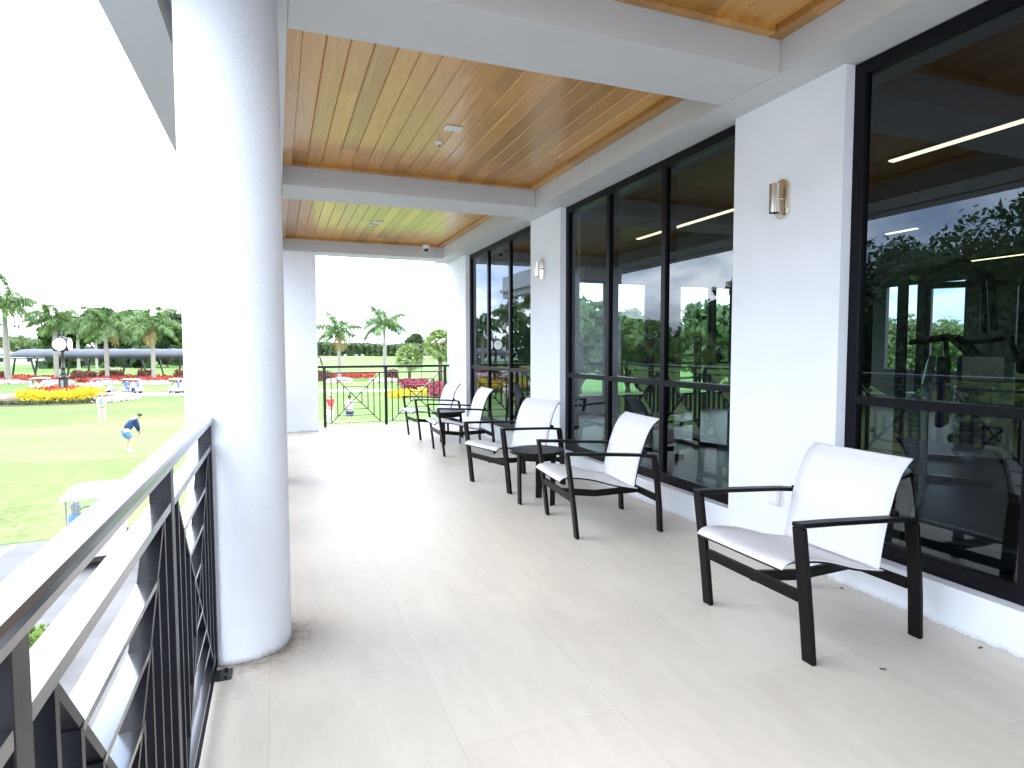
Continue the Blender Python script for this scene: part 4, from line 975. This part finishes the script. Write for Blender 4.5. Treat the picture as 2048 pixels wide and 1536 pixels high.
house(60, 729, 22, 10, 3.0, 'low white house seen beneath the left end of the canopy', 'awning', .05)
house(118, 727.5, 20, 10, 3.0, 'low white house seen beneath the canopy beside the clock', 'awning', .05)

# ------------------------------------------------------------------ golf carts
def wheel(t, x, y):
    w_ = obj('wheel', tube(B(), [(x-.09, y, .22), (x-.085, y, .22), (x+.085, y, .22), (x+.09, y, .22)], [.19, .22, .22, .19], 24), 'rubber', t, True)
    bm = B(); tube(bm, [(x-.095, y, .22), (x+.095, y, .22)], .11, 16); obj('rim', bm, 'cartroof', w_)
def make_cart(label, roofm='cartroof', grp='golf carts'):
    t = thing('golf_cart', label, 'golf cart', (0, 0, 0), 0, grp)     # faces +Y
    bm = B()
    pr = [(1.18, .3), (1.2, .55), (1.05, .78), (.72, .85), (.66, .4), (.1, .32), (.02, .7), (-.5, .72), (-.55, .82), (-1.1, .8), (-1.18, .55), (-1.15, .3)]
    a = [bm.verts.new((-.56, y, z)) for y, z in pr]; b = [bm.verts.new((.56, y, z)) for y, z in pr]; n = len(pr)
    for i in range(n): bm.faces.new((a[i], a[(i+1) % n], b[(i+1) % n], b[i]))
    bm.faces.new(a); bm.faces.new(list(reversed(b))); bmesh.ops.recalc_face_normals(bm, faces=bm.faces)
    obj('body', bm, 'cart', t, bev=.04)
    obj('chassis', box(B(), -.5, .5, -1.1, 1.1, .18, .295), 'darkp', t)
    obj('bumper', box(B(), -.5, .5, 1.19, 1.27, .26, .38), 'darkp', t, bev=.02)
    obj('seat', box(B(), -.53, .53, -.48, .06, .73, .85), 'cart', t, bev=.04); obj('backrest', bar(B(), (0, -.42, .87), (0, -.52, 1.22), 1.04, .09, (0, 1, 0)), 'cart', t, bev=.03)
    for x in (-.5, .5):
        wheel(t, x, .82); wheel(t, x, -.78)
        bm = B(); tube(bm, [(x, .85, .8), (x, .62, 1.74)], .018, 6); obj('strut', bm, 'chrome', t); bm = B(); tube(bm, [(x, -.62, .8), (x, -.75, 1.74)], .018, 6); obj('strut', bm, 'chrome', t)
        obj('headlight', bar(B(), (x*.7, 1.14, .62), (x*.7, 1.21, .6), .16, .09), 'gymgrey', t)
    bm = B(); rows = []
    for i in range(9):
        y = -.98+i*1.9/8
        rows.append([bm.verts.new((-.6+k*1.2/6, y, 1.755+.05*(1-abs(i-4)/4*abs(i-4)/4)*(1-((k-3)/3)**2)+(-.05 if i in (0, 8) else 0)-(.05 if k in (0, 6) else 0))) for k in range(7)])
    for i in range(8):
        for k in range(6): bm.faces.new((rows[i][k], rows[i][k+1], rows[i+1][k+1], rows[i+1][k]))
    o = obj('roof', bm, roofm, t, True); o.modifiers.new('s', 'SOLIDIFY').thickness = .035
    q = B(); q.faces.new([q.verts.new(p) for p in ((-.49, .83, .86), (.49, .83, .86), (.49, .635, 1.7), (-.49, .635, 1.7))]); obj('windshield', q, 'clear', t)
    bm = B(); n = 20
    for k in range(n):
        f = lambda j: Vector((-.27+.17*math.cos(j*2*math.pi/n), .42+.05*math.sin(j*2*math.pi/n)*1.2, 1.02+.16*math.sin(j*2*math.pi/n)))
        tube(bm, [f(k), f(k+1)], .013, 5)
    tube(bm, [(-.27, .42, 1.02), (-.27, .66, .82)], .018, 6); obj('steering_wheel', bm, 'darkp', t)
    for s, mm in ((-1, 'lblue'), (1, 'wcloth')):
        bm = B(); tube(bm, [(s*.25, -1.02, .55), (s*.25, -1.12, 1.35)], [.12, .15], 12); bg_ = obj('golf_bag', bm, mm, t, True)
        bm = B(); [tube(bm, [(s*.25+.05*math.cos(k), -1.12+.05*math.sin(k), 1.3), (s*.25+.09*math.cos(k), -1.15+.09*math.sin(k), 1.6+.05*(k % 3))], [.008, .03], 5) for k in range(6)]; obj('clubs', bm, 'gymgrey', bg_)
    return t
g0 = make_cart('near cream golf cart with white roof on the asphalt below the railing')
p = at(196, 1112, -3.85); g0.location = (p.x, p.y, -3.845); g0.rotation_euler.z = R(6)
gd = make_cart('golf cart with a dark roof parked beside the paver path', 'darkroof'); p = at(205, 786); gd.location = p; gd.rotation_euler.z = R(-60)
for x, y, rz, lb in [(263, 787, 60, 'white-roofed golf cart where the person in white stands'), (354, 786, 30, 'white-roofed golf cart right beside the round column'), (84, 783, -80, 'white-roofed golf cart half hidden behind the clock bed'),
                     (690, 714, 20, 'tiny white golf cart leftmost by the far hedge'), (712, 714, 70, 'tiny white golf cart in the middle by the far hedge'), (725, 714, 100, 'tiny white golf cart rightmost by the far hedge')]:
    p = at(x, y); dup(g0, p, R(rz), lb)

# ------------------------------------------------------------------ people
def skin(name, V, E, m, parent, sub=1, root=0):
    me = bpy.data.meshes.new(name); keys = list(V); me.from_pydata([V[k][0] for k in keys], [(keys.index(a), keys.index(b)) for a, b in E], [])
    o = bpy.data.objects.new(name, me); COL.objects.link(o)
    sk = o.modifiers.new('skin', 'SKIN'); sk.use_smooth_shade = True
    for i, k in enumerate(keys):
        r = V[k][1]; me.skin_vertices[0].data[i].radius = (r, r) if not isinstance(r, tuple) else r
    me.skin_vertices[0].data[root].use_root = True
    if sub: s = o.modifiers.new('sub', 'SUBSURF'); s.levels = sub; s.render_levels = sub
    dg = bpy.context.evaluated_depsgraph_get(); dg.update(); nm = bpy.data.meshes.new_from_object(o.evaluated_get(dg))
    bpy.data.objects.remove(o); nm.name = name; nm.materials.clear(); nm.materials.append(M[m])
    for p_ in nm.polygons: p_.use_smooth = True
    o = bpy.data.objects.new(name, nm); COL.objects.link(o); o.parent = parent; return o
def person(label, loc, rz, J, shirt, legs, hair='hair', sleeves=True, shorts=False, hat=None, shoe='white', sweat=None):
    """J: joints facing +Y. pelvis chest neck head, shoulders, elbows, hands, hips, knees, ankles"""
    t = thing('person', label, 'person', loc, rz); V = {}
    V['pelvis'] = (J['pelvis'], .13); V['waist'] = ((Vector(J['pelvis'])*.5+Vector(J['chest'])*.5), .12); V['chest'] = (J['chest'], .14); V['neck'] = (J['neck'], .055)
    hd = Vector(J['head']); nk = Vector(J['neck']); V['chin'] = (nk*.45+hd*.55, .065); V['head'] = (hd, .088); V['crownp'] = (hd+(hd-nk).normalized()*.07, .07)
    E = [('pelvis', 'waist'), ('waist', 'chest'), ('chest', 'neck'), ('neck', 'chin'), ('chin', 'head'), ('head', 'crownp')]
    for s in 'LR':
        V['sh'+s] = (J['sh'+s], .062); V['el'+s] = (J['el'+s], .042); V['wr'+s] = (J['ha'+s], .028)
        e = (Vector(J['ha'+s])-Vector(J['el'+s])).normalized(); V['pa'+s] = (Vector(J['ha'+s])+e*.06, (.036, .022))
        E += [('chest', 'sh'+s), ('sh'+s, 'el'+s), ('el'+s, 'wr'+s), ('wr'+s, 'pa'+s)]
        sdv = e.cross(Vector((0, 1, 0))); sdv = sdv.normalized() if sdv.length > .1 else Vector((1, 0, 0)); fwd = Vector((0, 1, 0)) if abs(e.y) < .8 else Vector((0, 0, -1))
        for i in range(4):
            k = 'f%s%d' % (s, i); o1 = fwd*(i-1.5)*.02; ln = (.065, .078, .073, .055)[i]
            V[k+'a'] = (Vector(V['pa'+s][0])+e*.035+o1, .009); V[k+'b'] = (Vector(V['pa'+s][0])+e*(.035+ln*.6)+o1+sdv*.012, .008); E += [('pa'+s, k+'a'), (k+'a', k+'b')]
        V['t'+s] = (Vector(J['ha'+s])+e*.05+fwd*.05, .010); E += [('wr'+s, 't'+s)]
        V['hi'+s] = (J['hi'+s], .095); V['kn'+s] = (J['kn'+s], .058); V['an'+s] = (J['an'+s], .042); V['to'+s] = (Vector(J['an'+s])+Vector((0, .14, -.05)), .035)
        E += [('pelvis', 'hi'+s), ('hi'+s, 'kn'+s), ('kn'+s, 'an'+s), ('an'+s, 'to'+s)]
    body = skin('body', V, E, 'skin', t, 2)
    # clothes
    S = {'a': (J['pelvis'], .17), 'b': V['waist'][0:1]+(.18,), 'c': (J['chest'], .18), 'n': (Vector(J['neck'])*.7+Vector(J['chest'])*.3, .085)}; SE = [('a', 'b'), ('b', 'c'), ('c', 'n')]
    for s in 'LR':
        sh, el, ha = (Vector(J[k+s]) for k in ('sh', 'el', 'ha')); S['s'+s] = (sh, .08); SE.append(('c', 's'+s))
        S['e'+s] = (el if sleeves else sh*.45+el*.55, .062); SE.append(('s'+s, 'e'+s))
        if sleeves: S['w'+s] = (el*.12+ha*.88, .045); SE.append(('e'+s, 'w'+s))
    skin('shirt', S, SE, shirt, t, 2)
    P_ = {'a': (Vector(J['pelvis'])+Vector((0, 0, .02)), .15)}; PE = []
    for s in 'LR':
        hi, kn, an = (Vector(J[k+s]) for k in ('hi', 'kn', 'an')); P_['h'+s] = (hi+Vector((0, 0, -.06)), .14); PE.append(('a', 'h'+s))
        if shorts: P_['k'+s] = (hi*.2+kn*.8, .115); PE.append(('h'+s, 'k'+s))
        else: P_['k'+s] = (kn, .082); P_['f'+s] = (an+Vector((0, 0, .03)), .068); PE += [('h'+s, 'k'+s), ('k'+s, 'f'+s)]
        sv = {'1': (an+Vector((0, -.06, -.045)), .05), '2': (an+Vector((0, .05, -.045)), .052), '3': (an+Vector((0, .17, -.055)), .042)}; skin('shoe', sv, [('1', '2'), ('2', '3')], shoe, t, 1)
    skin('shorts' if shorts else 'trousers', P_, PE, legs, t, 2)
    hx = (hd-nk).normalized(); back = Vector((0, -1, 0))
    bm = B(); bmesh.ops.create_uvsphere(bm, u_segments=16, v_segments=10, radius=.108)
    bmesh.ops.bisect_plane(bm, geom=bm.verts[:]+bm.edges[:]+bm.faces[:], plane_co=(0, .02, -.01), plane_no=Vector((0, .75, -.66)), clear_outer=True)
    if hat:
        lathe(bm, [(.15, .015), (.155, .025), (.11, .03)], n=18)
    q_ = Vector((0, 0, 1)).rotation_difference(hx); bmesh.ops.rotate(bm, verts=bm.verts, cent=(0, 0, 0), matrix=q_.to_matrix()); bmesh.ops.translate(bm, verts=bm.verts, vec=hd+hx*.045)
    obj('hat' if hat else 'hair', bm, hat or hair, t, True)
    fc = q_ @ Vector((0, 1, 0)); sx = Vector((1, 0, 0)); bm = B(); tube(bm, [hd+fc*.085-hx*.0, hd+fc*.115-hx*.025], [.012, .018], 6)
    for s in (-1, 1): tube(bm, [hd+sx*s*.085-hx*.02, hd+sx*s*.105-hx*.01], [.02, .025], 6)
    obj('face', bm, 'skin', t, True)
    bm = B(); [tube(bm, [hd+fc*.085+sx*s*.033+hx*.012, hd+fc*.096+sx*s*.033+hx*.012], .01, 6) for s in (-1, 1)]; bar(bm, hd+fc*.09-hx*.06-sx*.02, hd+fc*.09-hx*.06+sx*.02, .008, .01); obj('eyes', bm, 'hair', t)
    return t
def stand(bend=0, arms='down', stance=.12):
    J = dict(pelvis=Vector((0, 0, .95)), chest=Vector((0, 0, 1.32)), neck=Vector((0, 0, 1.5)), head=Vector((0, .02, 1.63)))
    for s, k in ((-1, 'L'), (1, 'R')):
        J['sh'+k] = Vector((s*.19, 0, 1.42)); J['el'+k] = Vector((s*.26, -.02, 1.13)); J['ha'+k] = Vector((s*.24, .1, .9))
        J['hi'+k] = Vector((s*.1, 0, .88)); J['kn'+k] = Vector((s*stance, .02, .48)); J['an'+k] = Vector((s*stance*1.15, -.03, .09))
        if arms == 'front': J['el'+k] = Vector((s*.24, .1, 1.12)); J['ha'+k] = Vector((s*.05, .3, .98))
    if bend:
        piv = J['pelvis'].copy(); Rm = Matrix.Rotation(-bend, 3, 'X')
        for k in ('chest', 'neck', 'head', 'shL', 'shR'): J[k] = piv+Rm @ (J[k]-piv)
        J['head'] = J['neck']+Rm @ Vector((0, .06, .11)); sh = (J['shL']+J['shR'])/2
        for s, k in ((-1, 'L'), (1, 'R')): J['el'+k] = sh+Vector((s*.17, .08, -.29)); J['ha'+k] = sh+Vector((s*.03, .17, -.55+.05*s))
        for k in ('L', 'R'): J['kn'+k].y += .05; 
        for k in ('pelvis', 'hiL', 'hiR'): J[k].y -= .1; J[k].z -= .03
    return J
p = at(258, 902.5)
g = person('bent golfer in a navy sweater and light blue shorts putting on the green', p, R(-62), stand(R(33), stance=.19), 'navy', 'lblue', shorts=True)
hnd = Vector((0, .62, .68)); J = stand(R(33)); hnd = (J['haL']+J['haR'])/2
t = thing('putter', 'thin putter held by the golfer in the navy sweater', 'golf club', p, R(-62))
bm = B(); tube(bm, [hnd+Vector((0, -.02, .12)), hnd+Vector((0, .0, -.12))], .014, 6); obj('grip', bm, 'darkp', t); bm = B(); tube(bm, [hnd+Vector((0, 0, -.12)), Vector((0, hnd.y+.22, .03))], .007, 6); obj('shaft', bm, 'chrome', t)
obj('club_head', box(B(), -.05, .05, hnd.y+.19, hnd.y+.25, .005, .04), 'gymgrey', t)
p = at(205, 844); t_ = person('man in white shirt with a teal stripe and pale trousers standing on the green', p, R(178), stand(0, 'front'), 'wcloth', 'beige', sleeves=False, hat='wcloth')
obj('shirt_stripe', bar(B(), (0, .165, 1.05), (0, .175, 1.42), .10, .02, (0, 1, 0)), 'teal', t_)
p = at(661, 849); person('person in a red shirt and white trousers beyond the end railing', p, R(200), stand(0, 'front'), 'red', 'wcloth', sleeves=False, hat='wcloth')
p = at(700, 853); person('person in a white shirt and navy shorts seen through the end railing', p, R(10), stand(0, 'front'), 'wcloth', 'navy', shorts=True, sleeves=False)
p = at(267, 791); person('person in a white shirt and blue trousers standing at the white-roofed cart', p, R(150), stand(0, 'down'), 'wcloth', 'navy', sleeves=True)
p = at(255, 788); person('person in light blue clothes behind the white-roofed cart', p, R(30), stand(0, 'down'), 'lblue', 'lblue', sleeves=True)
for x, y, lb in [(165, 851, 'golf ball nearest the standing man on the green'), (174, 864, 'golf ball in the middle of the three in line'), (174, 877, 'golf ball lowest of the three in line'), (90, 869, 'golf ball lying alone on the left of the green')]:
    p = at(x, y); bm = B(); bmesh.ops.create_icosphere(bm, subdivisions=2, radius=.045); o = obj('golf_ball', bm, 'white', None, True); o.location = p+Vector((0, 0, .05)); tag(o, lb, 'golf ball', 'golf balls on the green')

# ------------------------------------------------------------------ shrub bed below the railing
struct(obj('planting_bed', sheet([(-9, 8), (-3.6, 8), (-3.6, 12.6), (-9, 12.2)], -3.83), 'mulch'))
bm = B(); box(bm, -3.6, -3.5, 8, 12.7, -3.846, -3.72); box(bm, -9, -3.6, 12.6, 12.7, -3.846, -3.72); struct(obj('kerb', bm, 'asphalt'))
for i, (x, y, lb) in enumerate([(-3.8, 11.6, 'bright green shrub below the railing at the kerb corner'), (-4.6, 11.7, 'bright green shrub left of the kerb corner shrub'), (-3.9, 10.6, 'green shrub nearer the building below the railing'), (-5.4, 11.0, 'green shrub at the left in the bed below the railing')]):
    rnd.seed(200+i); t = thing('shrub', lb, 'shrub', (x, y, -3.83), 0, 'shrubs in the bed below the railing')
    bm = B(); st_ = B()
    for k in range(14):
        a = k*2.4; e = Vector((math.cos(a)*.28*rnd.uniform(.4, 1), math.sin(a)*.28*rnd.uniform(.4, 1), rnd.uniform(.35, .7))); tube(st_, [(0, 0, 0), e], [.012, .006], 5)
        for _ in range(26): leafq(bm, e*rnd.uniform(.6, 1.05)+Vector((rnd.gauss(0, .06), rnd.gauss(0, .06), rnd.gauss(0, .05))), .07, 0)
    obj('stems', st_, 'bark', t); obj('foliage', bm, 'shrub', t)
t = thing('bollard', 'short grey pipe post behind the shrub bed', 'post', (-3.55, 12.95, -3.846)); obj('pipe', lathe(B(), [(.045, 0), (.045, .5), (.03, .53)], n=12), 'gymgrey', t, True); obj('collar', lathe(B(), [(.06, 0), (.06, .04)], n=12), 'gymgrey', t)
